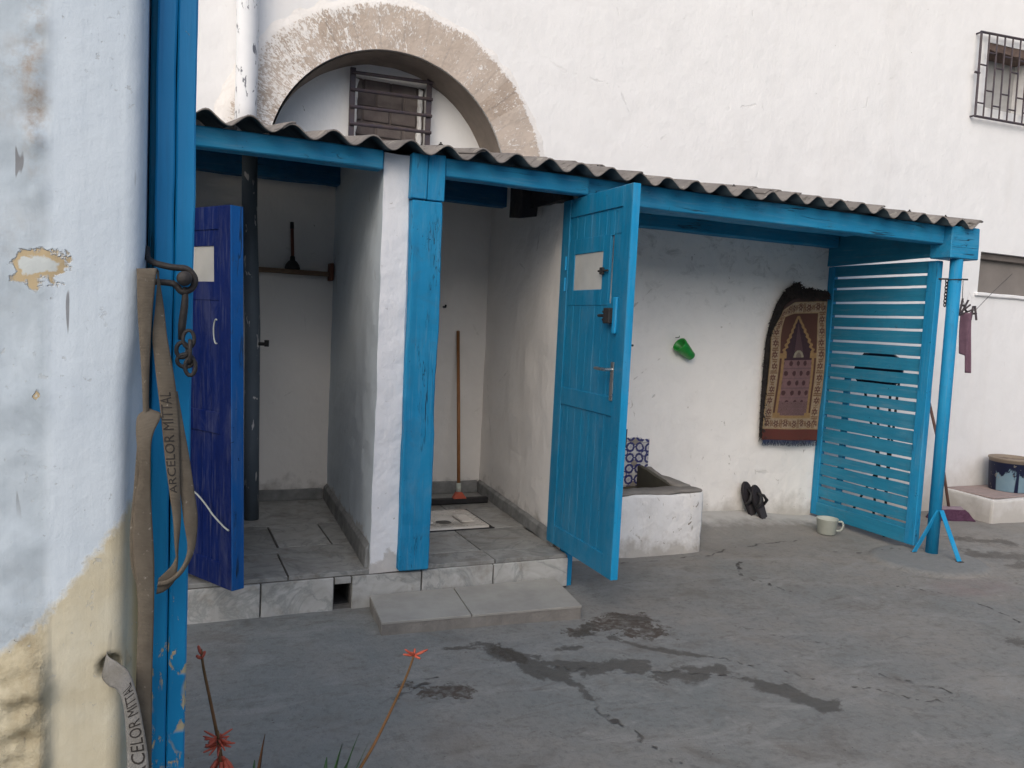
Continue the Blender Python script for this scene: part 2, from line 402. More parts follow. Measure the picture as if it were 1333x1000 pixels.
def wob(p, n=9, a=.03):
    out = []
    for (ax, ay), (bx, by) in zip(p, p[1:]):
        for k in range(n):
            t = k / n; out.append((ax + (bx - ax) * t + random.uniform(-a, a), ay + (by - ay) * t + random.uniform(-a, a)))
    return out + [p[-1]]
for p in ([(1.64,2.74),(1.64,2.5),(1.7,2.2)], [(4.1,3.75),(4.5,3.2),(4.4,2.7)], [(3.6,4.2),(3.4,3.9),(3.5,3.6)], [(2.38,2.92),(2.75,2.6),(3.1,2.2)], [(3.05,2.55),(3.2,2.3)],
          [(1.55,3.03),(1.72,3.0),(2.05,2.86),(2.4,2.7)], [(2.7,4.34),(3.48,4.36),(3.95,4.5),(4.45,4.55)], [(4.2,4.45),(4.5,4.2),(5.0,4.1)], [(2.8,3.2),(3.1,2.9)], [(.8,2.9),(1.1,3.1)], [(5.2,3.4),(6.0,3.1),(6.6,2.6)]):
    crk = np.minimum(crk, seg_dist(GX, GY, wob(p)))
pad = np.hypot((GX - 5.0) / .42, (GY - 3.86) / .36)
padm = 1 - sm(.93, 1.0, pad); GZ += padm * .022
pink = 1 - sm(.3, 1.0, np.hypot((GX - 4.75) / .5, (GY - 3.35) / .22))
def ground_mat():
    n = NT('worn_cement_yard', .9, .25)
    c = n.mix(n.rng(n.op('ADD', n.noise(1.3, 6, dist=.5), n.rng(n.sep(n.co)[0], .5, 5, -.12, .12)), .32, .68), (.192, .205, .203), (.255, .242, .222))
    c = n.mix(n.rng(n.noise(4.2, 7, n.map((1, 1.6, 1), rot=(0, 0, .5)), .65, .8), .45, .72, 0, .6), c, (.215, .222, .222))
    c = n.mix(n.rng(n.noise(3.1, 6, dist=.8), .54, .7, 0, .5), c, (.145, .128, .112))
    c = n.mix(n.rng(n.noise(32, 6), .5, .8, 0, .5), c, (.078, .076, .073))
    c = n.mix(n.rng(n.noise(2.4, 8, n.map((.6, 1.5, 1), rot=(0, 0, -.4)), .75, 1.2), .51, .66, 0, .5), c, (.31, .312, .302))
    c = n.mix(n.rng(n.noise(8, 7, n.map((.7, 1.6, 1), rot=(0, 0, .3)), .75, 1.0), .55, .68, 0, .6), c, (.125, .115, .103))
    c = n.mix(n.rng(n.noise(55, 3), .68, .73, 0, .5), c, (.30, .30, .29))
    c = n.mix(n.op('MULTIPLY', n.rng(n.noise(75, 2), .69, .72), n.rng(n.noise(3, 3), .45, .6)), c, (.07, .06, .055))
    c = n.mix(n.rng(n.op('ADD', n.sep(n.co)[1], n.rng(n.noise(3, 5), .2, .8, -.35, .35)), 4.0, 4.8, 0, .6), c, (.25, .238, .22))
    c = n.mix(n.rng(n.op('ADD', n.attr('lime'), n.rng(n.noise(9, 5, rough=.6), .25, .75, -.35, .35)), .2, .9, 0, .75), c, (.55, .545, .53))
    c = n.mix(n.op('MULTIPLY', n.attr('pink'), n.rng(n.noise(6, 4), .3, .7, .1, .5)), c, (.22, .16, .16))
    c = n.mix(n.op('MULTIPLY', n.attr('pad'), .55), c, (.195, .21, .215))
    nz = n.op('ADD', n.rng(n.noise(6.5, 3, dist=.8), .28, .72, -.55, .60), n.rng(n.noise(26, 7, rough=.8), .25, .75, -.55, .45))
    s = n.rng(n.op('ADD', n.attr('soil'), nz), .40, .52); s = n.op('MULTIPLY', s, n.rng(n.noise(30, 4), .35, .55, .35, 1))
    c = n.mix(n.op('MULTIPLY', s, .85), c, (.06, .044, .033))
    w = n.rng(n.op('ADD', n.attr('wet'), nz), .40, .52)
    c = n.mix(n.op('MULTIPLY', w, .72), c, (.062, .056, .048))
    k = n.rng(n.op('ADD', n.attr('crk'), n.rng(n.noise(14, 5), .2, .8, -.012, .010)), .002, .010, 1, 0)
    k = n.op('MULTIPLY', k, n.rng(n.noise(4, 3), .34, .48))
    c = n.mix(n.op('MULTIPLY', k, .85), c, (.05, .045, .042))
    n.bump(n.noise(7, 6), .4, .02); n.bump(n.noise(18, 7, rough=.75), .6, .012); n.bump(n.noise(60, 6, rough=.75), .8, .005); n.bump(n.op('SUBTRACT', 1, k), .7, .008)
    r = n.op('SUBTRACT', n.rng(n.noise(5, 5), .3, .7, .78, .95), n.op('MULTIPLY', w, .38))
    return n.done(c, r)
g = grid_mesh('courtyard_floor', np.stack([GX, GY, GZ], -1), ground_mat(), dict(lime=sm(4.72, 5.05, GY) * sm(3.45, 3.6, GX) * (1 - sm(5.1, 5.3, GX)), wet=wet, soil=soil, crk=crk, pink=pink, pad=padm))
tag(g, 'worn grey cement courtyard floor with damp patches', kind='structure')

# ------------------------------------------------------------------ main building
AC, RI, RO = (1.36, 2.397), .785, 1.07
bld = thing('white_building', 'tall white limewashed building with a stone arch and barred windows', 'building', (3, 5.1, 0))
bm = BM()
a0 = math.asin((2.50 - AC[1]) / RI)
arc = [(AC[0] - RI * math.cos(a0 + (PI - 2 * a0) * k / 40), AC[1] + RI * math.sin(a0 + (PI - 2 * a0) * k / 40)) for k in range(41)]
front = [(-4, -.3), (-.15, -.3), (-.15, 2.50)] + arc + [(2.33, 2.50), (2.33, -.3), (6.5, -.3), (6.5, 7), (-4, 7)]
polys = [front, [(6.5, -.3), (13, -.3), (13, 1.99), (6.5, 1.99)], [(6.5, 1.99), (6.94, 1.99), (6.94, 2.375), (6.5, 2.375)], [(7.9, 1.99), (13, 1.99), (13, 2.375), (7.9, 2.375)],
         [(6.5, 2.375), (13, 2.375), (13, 3.66), (6.5, 3.66)], [(6.5, 3.66), (6.80, 3.66), (6.79, 4.23), (6.5, 4.23)], [(7.45, 3.66), (13, 3.66), (13, 4.25), (7.45, 4.25)],
         [(6.5, 4.23), (6.79, 4.23), (7.45, 4.25), (13, 4.25), (13, 7), (6.5, 7)]]
for p in polys: prism(bm, p, 5.1, 5.45)
obj('wall', bm, M['wall'], bld)
# arch ring, as a polar grid with paint-loss attributes
na, nr = 150, 16
th = np.linspace(PI - .10, .10, na); rr = np.linspace(RI, RO + .05, nr)
TH, RR = np.meshgrid(th, rr, indexing='ij')
jit = np.array([noise.noise((t * 5, 0, 1)) for t in th])[:, None] * .022 * ((RR - RI) / (RO - RI))
PX = AC[0] + (RR + jit) * np.cos(TH); PZ = AC[1] + (RR + jit) * np.sin(TH)
PY = np.full(PX.shape, 5.088) + np.array([noise.noise((x * 9, z * 9, 0)) for x, z in zip(PX.ravel(), PZ.ravel())]).reshape(PX.shape) * .006
PY += .014 * sm(RO - .02, RO + .05, RR)
flake = .55 * sm(RO - .09, RO + .01, RR) * (.25 + .75 * sm(.9, 1.7, TH)) + .55 * sm(PI * .45, PI * .8, TH) + .15 * sm(.9, 1.7, TH) + 2.6 * sm(RO - .015, RO + .03, RR)
ring = grid_mesh('arch', np.stack([PX, PY, PZ], -1), M['arch'], dict(rad=RR, ang=TH, flake=flake))
reparent(ring, bld)
bm = BM()
for k in range(na - 1):
    q = []
    for t in (th[k], th[k + 1]):
        q.append([(AC[0] + (RI - .012) * math.cos(t), y, AC[1] + (RI - .012) * math.sin(t)) for y in (5.089, 5.17, 5.25, 5.33, 5.42)])
    for i in range(4): bm.faces.new([bm.verts.new(v) for v in (q[0][i], q[1][i], q[1][i + 1], q[0][i + 1])])
bmesh.ops.remove_doubles(bm, verts=bm.verts, dist=.0005)
for v in bm.verts:
    if v.co.y > 5.1: v.co += noise.noise_vector(v.co * 7) * .008
bmesh.ops.recalc_face_normals(bm, faces=bm.faces)
obj('arch_soffit', bm, M['soffit'], bld, True)
# arch infill with an opening
bm = BM()
ow = (1.14, 1.66, 2.62, 3.085)
prism(bm, [(.45, 2.535), (ow[0], 2.535), (ow[0], 3.30), (.45, 3.30)], 5.40, 5.52)
prism(bm, [(ow[1], 2.535), (2.3, 2.535), (2.3, 3.30), (ow[1], 3.30)], 5.40, 5.52)
prism(bm, [(ow[0], 2.535), (ow[1], 2.535), (ow[1], ow[2]), (ow[0], ow[2])], 5.40, 5.52)
prism(bm, [(ow[0], ow[3]), (ow[1], ow[3]), (ow[1], 3.30), (ow[0], 3.30)], 5.40, 5.52)
obj('arch_infill', bm, M['wall'], bld)
bm = BM()
for r in range(5):
    x = ow[0] - (.0 if r % 2 else .09)
    while x < ow[1]:
        x1 = min(x + .185, ow[1] + .02); z = ow[2] + r * .098
        if x1 > ow[0] + .01: box(bm, max(x, ow[0] - .02), x1 - .008, 5.462, 5.53, z, z + .09, .006)
        x += .19
box(bm, ow[0] - .02, ow[1] + .02, 5.475, 5.54, ow[2] - .02, ow[3] + .02, 0)
win = obj('blocked_window', bm, M['block'], bld)
bm = BM()
GYY = 5.335
def bar(x0, z0, x1, z1, y=GYY, r=.009): tube(bm, [(x0, y, z0), (x1, y, z1)], r, 8)
for x in (1.135, 1.655): box(bm, x - .018, x + .018, GYY - .005, GYY + .012, 2.60, 3.11 if x < 1.3 else 3.13, .002)
for k in range(5): bar(1.12, 2.64 + k * .109, 1.675, 2.655 + k * .110, GYY - .012, .0115)
obj('grille', bm, M['grille'], win)
for x in (1.175, 1.625):
    bm = BM(); box(bm, x - .014, x + .014, 5.425, 5.46, 2.63, 3.07, .006)
    rough(bm, .03, .012, 20); obj('mortar_strip', bm, M['wall'], win)
# upper right barred window
bm = BM(); box(bm, 6.78, 7.46, 5.30, 5.36, 3.64, 4.27, 0)
w2 = obj('barred_window', bm, M['concretepanel'], bld)
bm = BM()
box(bm, 6.775, 6.815, 5.108, 5.30, 3.655, 4.235, .002); box(bm, 6.815, 7.45, 5.108, 5.30, 4.17, 4.262, .002)
rough(bm, .05, .008, 9)
obj('reveal', bm, M['rawbrick'], w2)
bm = BM()
def gb(x0, z0, x1, z1, r=.008): tube(bm, [(x0, 5.05, z0), (x1, 5.05, z1)], r, 6)
xs = [6.62 + k * .105 for k in range(8)]
for k, x in enumerate(xs): gb(x + .012, 3.545 + k * .003, x, 4.275 + k * .006, .011 if k in (0, 7) else .008)
gb(6.61, 4.272, 7.38, 4.318, .011); gb(6.63, 3.545, 7.39, 3.565, .011)
for k in range(7):
    for q in range(2):
        z = 3.545 + (.24 if k % 2 else .12) + q * .33
        if z < 4.2: gb(xs[k] + .006, z, xs[k + 1] + .006, z + .003, .007)
tube(bm, [(6.58, 5.05, 3.92), (6.64, 5.05, 3.92)], .01, 6)
for x, z in ((6.62, 4.27), (6.63, 3.55), (7.38, 4.31), (7.38, 3.57)): tube(bm, [(x, 5.05, z), (x, 5.13, z)], .008, 6)
obj('grille', bm, M['grille'], w2)
# low grey window
bm = BM(); box(bm, 6.9, 7.95, 5.19, 5.23, 1.95, 2.42, 0)
w3 = obj('shuttered_window', bm, M['greypane'], bld)
bm = BM(); box(bm, 6.945, 7.895, 5.14, 5.19, 2.315, 2.372, .004); obj('top_rail', bm, plain('brown_grey_rail', (.16, .14, .13), None, .8), w3)
bm = BM(); box(bm, 6.90, 7.95, 5.075, 5.19, 1.965, 2.000, .008); rough(bm, .06, .004, 8); obj('sill', bm, M['wall'], w3)

# ------------------------------------------------------------------ downpipe
bm = BM()
tube(bm, [(.445 + .0035 * math.sin(k), 5.005, 2.45 + k * .25) for k in range(16)], .062, 18)
pipe = obj('drain_pipe', bm, M['pipe'], None, True)
tag(pipe, 'chipped white drain pipe running up the wall across the stone arch', 'pipe')
for k in range(2):
    z = 3.55 + k * 1.6
    bm = BM(); lathe(bm, [(.062, 0), (.068, .004), (.068, .03), (.062, .034)], 18, c=(.445, 5.005, z)); box(bm, .39, .50, 5.05, 5.11, z, z + .03, .002)
    obj('pipe_clamp', bm, M['pipe'], pipe, False)

# ------------------------------------------------------------------ lean-to with two washroom stalls
shed = thing('lean_to', 'blue and white lean-to with two open stalls under a wavy roof', 'shed', (2.5, 4.0, 0))
XS0, YB = -.15, 5.7
# platform core (drain recess left open) and its facing tiles
bm = BM()
box(bm, -.4, .84, 4.005, 5.8, -.2, .178, 0); box(bm, .925, 2.185, 4.005, 5.8, -.2, .178, 0)
box(bm, .838, .927, 4.01, 5.8, .125, .177, 0); box(bm, .838, .927, 4.25, 5.8, -.2, .124, 0); box(bm, .838, .927, 4.01, 4.25, -.2, .01, 0)
platform = obj('platform', bm, M['grout'], shed)
def tiles(name, rects, mat, parent, axis='z', lvl=.178, th=.012, gap=.004):
    bm = BM(); lay = bm.verts.layers.float.new('tone')
    for (a0, a1, b0, b1) in rects:
        n0 = set(bm.verts)
        dz = random.uniform(-.001, .001)
        if axis == 'z': box(bm, a0 + gap, a1 - gap, b0 + gap, b1 - gap, lvl - .01, lvl + th + dz, .002)
        else: box(bm, a0 + gap, a1 - gap, lvl - th + dz, lvl + .01, b0 + gap, b1 - gap, .002)
        t = random.random() + (1.1 if axis == 'y' else 0)
        if axis == 'y' and a1 - a0 < .1: t = .8
        for v in set(bm.verts) - n0: v[lay] = t
    return obj(name, bm, mat, parent)
tiles('floor_tiles', [(-.4, .12, 4.0, 4.50), (.12, .61, 4.0, 4.42), (.12, .625, 4.42, 5.0), (.61, 1.06, 4.0, 4.52), (.63, .93, 4.52, 5.0), (.93, 1.06, 4.52, 5.0), (-.4, .12, 4.5, 5.0), (-.2, 1.1, 5.0, 5.7),
     (1.10, 1.33, 4.0, 4.2), (1.33, 1.73, 4.0, 4.20), (1.73, 2.18, 4.0, 4.17), (1.33, 1.72, 4.20, 4.64), (1.72, 2.18, 4.17, 4.64), (1.98, 2.26, 4.64, 5.14), (1.33, 1.48, 4.64, 5.14), (1.33, 1.85, 5.14, 5.7), (1.85, 2.32, 5.14, 5.7)], M['marble'], platform)
tiles('facing_tiles', [(-.4, .06, .0, .168), (.06, .478, -.01, .168), (.478, .838, -.01, .168), (.838, .927, .128, .168), (.927, 1.302, -.01, .168), (1.302, 1.716, .0, .170), (1.716, 2.185, .0, .170)], M['marble'], platform, 'y', 4.005, .016)
bm = BM(); box(bm, .845, .92, 4.04, 4.24, .012, .02, 0); box(bm, .845, .92, 4.235, 4.245, .012, .12, 0); obj('drain_hole', bm, M['rubber'], platform)
# walls of the stalls
bm = BM(); box(bm, -.3, 2.45, 5.7, 5.82, .0, 2.7, 0); rough(bm, .12, .008, 4); obj('back_wall', bm, M['shed'], shed)
bm = BM(); box(bm, -.3, -.14, 4.0, 5.72, .0, 2.35, 0); rough(bm, .12, .008, 4); obj('side_wall', bm, M['shed'], shed)
bm = BM()
hexa(bm, [(1.018, 4.0, .18), (1.215, 4.0, .18), (1.33, 4.12, .18), (1.11, 5.72, .18), (1.022, 4.0, 2.36), (1.165, 4.0, 2.36), (1.33, 4.12, 2.36), (1.14, 5.72, 2.6)], .012) if False else None
v = [(1.022, 4.0), (1.165, 4.0), (1.30, 4.12), (1.33, 5.72), (1.12, 5.72)]
lo = [bm.verts.new((x - (.006 if i == 0 else 0) + (.055 if i == 1 else 0), y, .17)) for i, (x, y) in enumerate(v)]
mid = [bm.verts.new((x, y, .33)) for x, y in v]
hi = [bm.verts.new((x - (.012 if i == 1 else 0), y, 2.322 + (y - 4) * .165)) for i, (x, y) in enumerate(v)]
for A, B in ((lo, mid), (mid, hi)):
    for i in range(5): bm.faces.new((A[i], A[(i + 1) % 5], B[(i + 1) % 5], B[i]))
bm.faces.new(hi); bm.faces.new(lo[::-1])
bm.normal_update()
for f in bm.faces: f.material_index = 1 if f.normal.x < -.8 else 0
rough(bm, .06, .007, 7, 2)
obj('partition_wall', bm, [M['pillarwhite'], M['blueface']], shed, False)
bm = BM()
pw = [(2.185, 4.117), (2.24, 4.117), (2.37, 5.72), (2.295, 5.72)]
lo = [bm.verts.new((x, y, -.1)) for x, y in pw]; hi = [bm.verts.new((x, y, 2.325 + (y - 4) * .165)) for x, y in pw]
for i in range(4): bm.faces.new((lo[i], lo[(i + 1) % 4], hi[(i + 1) % 4], hi[i]))
bm.faces.new(hi); bm.faces.new(lo[::-1]); rough(bm, .08, .008, 5, 4)
obj('end_wall', bm, M['shed'], shed)
bm = BM(); box(bm, 2.34, 5.095, 5.0895, 5.12, -.1, 2.45, 0); rough(bm, .07, .003, 5, 12); obj('rear_wall', bm, M['rear'], shed)
# skirtings
bm = BM()
hexa(bm, [(1.0, 4.03, .188), (1.025, 4.03, .188), (1.118, 5.69, .188), (1.093, 5.69, .188), (1.006, 4.03, .295), (1.025, 4.03, .325), (1.118, 5.69, .30), (1.097, 5.69, .275)], .006)
box(bm, -.1, 1.09, 5.672, 5.70, .188, .265, .005); rough(bm, .05, .004, 9); obj('skirting', bm, M['skirt'], shed)
bm = BM()
hexa(bm, [(2.16, 4.16, .188), (2.19, 4.16, .188), (2.30, 5.69, .188), (2.27, 5.69, .188), (2.165, 4.16, .25), (2.19, 4.16, .27), (2.30, 5.69, .29), (2.275, 5.69, .27)], .006)
box(bm, 1.34, 2.27, 5.67, 5.70, .188, .28, .005); rough(bm, .05, .005, 9, 3); obj('skirting', bm, M['skirt'], shed)
# timber
def beam(name, x0, x1, y0, y1, z0, z1, mat, amp=.004, seed=0, parent=shed, cut=.10):
    bm = BM(); box(bm, x0, x1, y0, y1, z0, z1, .006); rough(bm, cut, amp, 3, seed); return obj(name, bm, mat, parent)
beam('front_beam', -.35, 1.010, 3.965, 4.06, 2.231, 2.325, M['bluex'], seed=1)
beam('front_beam', 1.330, 2.172, 3.962, 4.05, 2.232, 2.327, M['bluex'], seed=2)
beam('front_beam', 2.173, 5.036, 3.985, 4.09, 2.205, 2.331, M['bluex'], seed=3)
beam('corner_block', 5.038, 5.325, 3.93, 4.10, 2.108, 2.330, M['bluex'], .006, 4)
beam('blue_post', 1.166, 1.328, 3.955, 4.118, .185, 2.103, M['blue'], .010, 5, cut=.06)
bm = BM(); box(bm, 1.150, 1.2345, 3.945, 4.0, 2.105, 2.33, .004); box(bm, 1.2375, 1.327, 3.947, 4.0, 2.103, 2.335, .004); rough(bm, .06, .003, 4, 6); obj('post_cap', bm, M['blue'], shed)
beam('door_jamb', 2.187, 2.235, 4.03, 4.115, -.02, 2.23, M['blue'], .003, 7)
beam('purlin', -.2, 1.11, 5.50, 5.62, 2.375, 2.50, M['purlin'], .008, 8)
beam('purlin', 1.34, 2.31, 5.35, 5.45, 2.33, 2.47, M['purlin'], .008, 9)
beam('wall_plate', 2.45, 5.06, 4.97, 5.085, 2.245, 2.46, M['bluex'], .005, 10)
beam('purlin', 2.45, 4.70, 4.45, 4.56, 2.27, 2.40, M['bluex'], .005, 11)
bm = BM(); hexa(bm, [(5.075, 4.06, 2.125), (5.115, 4.06, 2.125), (5.115, 5.09, 2.100), (5.075, 5.09, 2.100), (5.075, 4.10, 2.36), (5.115, 4.10, 2.36), (5.115, 5.09, 2.51), (5.075, 5.09, 2.51)]); rough(bm, .1, .004, 4); obj('gable_board', bm, M['bluescreen'], shed)
bm = BM()
hexa(bm, [(2.06, 4.6, 2.165), (2.16, 4.6, 2.175), (2.22, 4.95, 2.21), (2.12, 4.95, 2.20), (2.06, 4.6, 2.33), (2.16, 4.6, 2.33), (2.22, 4.95, 2.42), (2.12, 4.95, 2.42)]); hexa(bm, [(2.10, 4.15, 2.22), (2.18, 4.15, 2.235), (2.26, 4.9, 2.27), (2.12, 4.9, 2.22), (2.10, 4.15, 2.31), (2.18, 4.15, 2.31), (2.26, 4.9, 2.42), (2.12, 4.9, 2.42)])
rough(bm, .07, .016, 6); obj('roof_joist', bm, M['darkwood'], shed)
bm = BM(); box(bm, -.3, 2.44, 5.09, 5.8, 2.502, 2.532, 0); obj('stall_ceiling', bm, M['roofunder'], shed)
# corrugated sheets
PITCH, AMP = .188, .028
def corr(x): return AMP * math.cos(2 * PI * (x - .18) / PITCH)
def sheet(x0, x1, y0, y1, lift, tilt=0, th=.008, zoff=0):
    bm = BM(); n = int((x1 - x0) / PITCH * 14)
    top, bot = [], []
    ys = np.linspace(y0, y1, 5)
    for i in range(n + 1):
        x = x0 + (x1 - x0) * i / n
        T, B = [], []
        for j, y in enumerate(ys):
            z = 2.343 + (y - 3.9) * .18 + corr(x) + lift + tilt * (x - x0) + zoff + .004 * noise.noise((x * 2, y * 2, 5))
            ch = noise.noise((x * 9, 7, 2)); yy = y + ((.008 * noise.noise((x * 30, 1, 2)) + (.05 * (ch - .35) if ch > .35 else 0)) if j == 0 else 0)
            T.append(bm.verts.new((x, yy, z + th))); B.append(bm.verts.new((x, yy, z)))
        top.append(T); bot.append(B)
    for i in range(n):
        for j in range(4):
            bm.faces.new((top[i][j], top[i + 1][j], top[i + 1][j + 1], top[i][j + 1])); bm.faces.new((bot[i][j], bot[i][j + 1], bot[i + 1][j + 1], bot[i + 1][j]))
        bm.faces.new((top[i][0], bot[i][0], bot[i + 1][0], top[i + 1][0])); bm.faces.new((top[i][4], top[i + 1][4], bot[i + 1][4], bot[i][4]))
    for j in range(4):
        bm.faces.new((top[0][j], top[0][j + 1], bot[0][j + 1], bot[0][j])); bm.faces.new((top[n][j], bot[n][j], bot[n][j + 1], top[n][j + 1]))
    bm.normal_update()
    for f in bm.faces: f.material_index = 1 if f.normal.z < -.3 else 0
    return bm
x = -.43; k = 0
while x < 5.30:
    x1 = min(x + PITCH * 5.3, 5.28)
    obj('roof_sheet', sheet(x, x1, 3.872 + random.uniform(-.022, .014), 5.11, (.0 if k % 2 else .010) + random.uniform(-.002, .003), random.uniform(-.004, .004)), [M['roof'], M['roofunder']], shed, True)
    x += PITCH * 5; k += 1
for bx_, by_ in ((.37, 4.0), (1.31, 3.99), (2.25, 4.02), (2.62, 4.3), (3.19, 4.0), (4.13, 4.01), (4.69, 4.0), (5.07, 4.02)):
    bz_ = 2.343 + (by_ - 3.9) * .18 + corr(bx_) + .012
    bm = BM(); lathe(bm, [(.014, 0), (.015, .004), (.006, .010), (.006, .020), (.001, .022)], 12, c=(bx_, by_, bz_ - .006)); bmesh.ops.scale(bm, vec=(.8, .8, .6), space=Matrix.Translation((-bx_, -by_, -bz_)), verts=bm.verts); obj('roof_bolt', bm, M['steel'], shed)
obj('roof_patch', sheet(1.98, 2.55, 4.30, 5.0, .03, .01), [M['roof'], M['roofunder']], shed, True)
obj('roof_patch', sheet(3.30, 3.75, 4.02, 4.9, .022, .0), [M['roof'], M['roofunder']], shed, True)

# doors ------------------------------------------------------------
def door(name, hinge, ang, w, z0, z1, mats, win, th=.042, label=None, rails=(.10, .10, 1.05, 1.15), lean=0):
    """leaf built along +u from the hinge, seen side is v = 0"""
    fm, em = mats
    A = Matrix.Translation((hinge[0], hinge[1], 0)) @ Matrix(((1, 0, lean, -lean * z0), (0, 1, 0, 0), (0, 0, 1, 0), (0, 0, 0, 1))) @ Matrix.Rotation(ang, 4, 'Z')
    bm = BM(); H = z1
    sw = .095
    def b(u0, u1, v0, v1, a, c, bev=.003): box(bm, u0, u1, v0, v1, a, c, bev, A)
    b(0, sw, 0, th, z0, z1); b(w - sw, w - .004, 0, th, z0, z1)
    b(sw, w - sw, .001, th - .001, z0, z0 + .115); b(sw, w - sw, .001, th - .001, z1 - .105, z1)
    b(sw, w - sw, .001, th - .001, rails[2], rails[3])
    wu0, wu1, wz0, wz1 = win
    fu0, fu1, fz0, fz1 = max(wu0 - .075, sw), min(wu1 + .075, w - sw), wz0 - .085, wz1 + .085
    nb = 7; bw = (w - 2 * sw) / nb
    for i in range(nb):
        u0, u1 = sw + i * bw, sw + (i + 1) * bw
        b(u0 + .001, u1 - .001, .009, th - .009, z0 + .11, rails[2] + .004, .002)
        b(u0 + .001, u1 - .001, .009, th - .009, rails[3] - .004, fz0 + .01, .002)
        b(u0 + .001, u1 - .001, .009, th - .009, fz1 - .01, z1 - .10, .002)
        if u1 < fu0 + .004 or u0 > fu1 - .004: b(u0 + .001, u1 - .001, .009, th - .009, fz0, fz1, .002)
    d = obj(name, bm, fm, shed, label=label)
    bm = BM()
    for q in ((fu0, wu0, fz0, fz1), (wu1, fu1, fz0, fz1), (wu0, wu1, fz0, wz0), (wu0, wu1, wz1, fz1)): b(q[0], q[1], .006, .022, q[2], q[3], .002)
    obj('window_frame', bm, fm, d)
    bm = BM(); b(wu0 - .004, wu1 + .004, .011, .015, wz0 - .004, wz1 + .004, 0); obj('window_pane', bm, M['cloudy'], d)
    bm = BM(); b(w - .0035, w + .0015, .001, th - .001, z0 + .002, z1 - .002, .001); obj('edge', bm, em, d)
    return d, A
d2, A2 = door('door', (2.148, 4.215), math.radians(-91.5), .785, .217, 2.222, (M['bluedoor'], M['blueedge']), (.165, .50, 1.705, 1.905), label='bright blue plank door with small square window, swung fully open')
bm = BM(); box(bm, .665, .700, -.012, .0, 1.475, 1.66, .003, A2); obj('latch_plate', bm, M['blueedge'], d2)
bm = BM(); box(bm, .60, .662, -.03, .0, 1.525, 1.605, .004, A2)
for z in (1.545, 1.585): tube(bm, [A2 @ Vector((.585, -.02, z)), A2 @ Vector((.66, -.02, z))], .007, 8)
tube(bm, [A2 @ Vector((.535, -.02, 1.565)), A2 @ Vector((.61, -.02, 1.565))], .008, 8); obj('rim_lock', bm, M['steel'], d2)
bm = BM(); box(bm, .668, .70, -.006, .0, 1.13, 1.33, .002, A2); tube(bm, [A2 @ Vector((.684, 0, 1.29)), A2 @ Vector((.684, -.045, 1.29)), A2 @ Vector((.66, -.05, 1.29)), A2 @ Vector((.585, -.05, 1.292))], .009, 8)
tube(bm, [A2 @ Vector((.684, .042, 1.29)), A2 @ Vector((.684, .09, 1.29)), A2 @ Vector((.66, .095, 1.29)), A2 @ Vector((.60, .095, 1.292))], .009, 8); obj('handle', bm, M['chrome'], d2)
bm = BM(); tube(bm, [A2 @ Vector((.48, -.006, 1.80)), A2 @ Vector((.58, -.006, 1.80))], .006, 6); box(bm, .50, .535, -.012, 0, 1.782, 1.818, .002, A2); obj('window_bolt', bm, M['steel'], d2)
for z in (1.86, 1.74):
    bm = BM(); box(bm, .068, .083, -.008, .0, z - .04, z + .04, .002, A2); obj('hinge', bm, M['blueedge'], d2)
bm = BM(); tube(bm, [A2 @ Vector((.70, .042, 1.42)), A2 @ Vector((.76, .065, 1.42))], .006, 6); obj('bolt_end', bm, M['steel'], d2); bm = BM(); tube(bm, [A2 @ Vector((.72, .045, .94)), A2 @ Vector((.755, .06, .99)), A2 @ Vector((.76, .055, .90))], .006, 6); obj('hasp', bm, M['steel'], d2)

d1, A1 = door('door', (-.035, 4.42), math.radians(-61), .742, .215, 1.962, (M['navy'], M['navyedge']), (.31, .60, 1.625, 1.785), th=.064, label='navy blue door of the left stall, half open, with a bright blue edge', rails=(.1, .1, .93, 1.03), lean=-.024)
bm = BM(); tube(bm, [A1 @ Vector((.645 + .02 * math.cos(t), -.012, 1.40 + .055 * math.sin(t))) for t in np.linspace(1.2, 5.0, 14)], .0035, 6); obj('wire_handle', bm, M['whiteplastic'], d1)
bm = BM(); pts = [(.25, -.02, .72), (.40, -.025, .665), (.52, -.03, .63), (.58, -.02, .585), (.64, -.03, .56), (.70, -.015, .515), (.735, -.01, .50)]
tube(bm, [A1 @ Vector(p) for p in [tuple(q) for q in catmull(pts, 4)]], .004, 6); obj('string', bm, M['whiteplastic'], d1)
# ------------------------------------------------------------------ fittings of the stalls
bm = BM(); tube(bm, [(.555, 5.2, .18), (.545, 5.2, .7), (.535, 5.2, 1.4), (.50, 5.2, 2.1), (.492, 5.2, 2.6)], .046, 16)
wp = obj('water_pipe', bm, M['slate'], None, True); tag(wp, 'slate grey standing pipe flecked with white paint inside the left stall', 'pipe')
bm = BM(); tube(bm, [(.57, 5.17, 1.30), (.625, 5.15, 1.30)], .011, 8); tube(bm, [(.615, 5.15, 1.285), (.615, 5.15, 1.325)], .014, 8); obj('tap', bm, M['steel'], wp)
sh = thing('wall_shelf', 'narrow raw wood shelf board across the back of the left stall', 'shelf', (.85, 5.68, 1.76))
bm = BM(); box(bm, .46, 1.075, 5.60, 5.70, 1.765, 1.795, .003); rough(bm, .08, .003, 6); obj('board', bm, M['oldwood'], sh)
bm = BM(); box(bm, 1.078, 1.10, 5.585, 5.69, 1.735, 1.855, .003); obj('bracket', bm, plain('reddish_bracket', (.20, .08, .05)), sh)
pl = thing('plunger', 'rubber plunger with a red-brown handle standing on the stall shelf', 'plunger', (.83, 5.645, 1.797))
bm = BM(); lathe(bm, [(.050, 0), (.052, .008), (.046, .03), (.030, .052), (.018, .06), (.016, .085), (.012, .09)], 24, c=(.83, 5.645, 1.797)); obj('cup', bm, M['rubber'], pl, True)
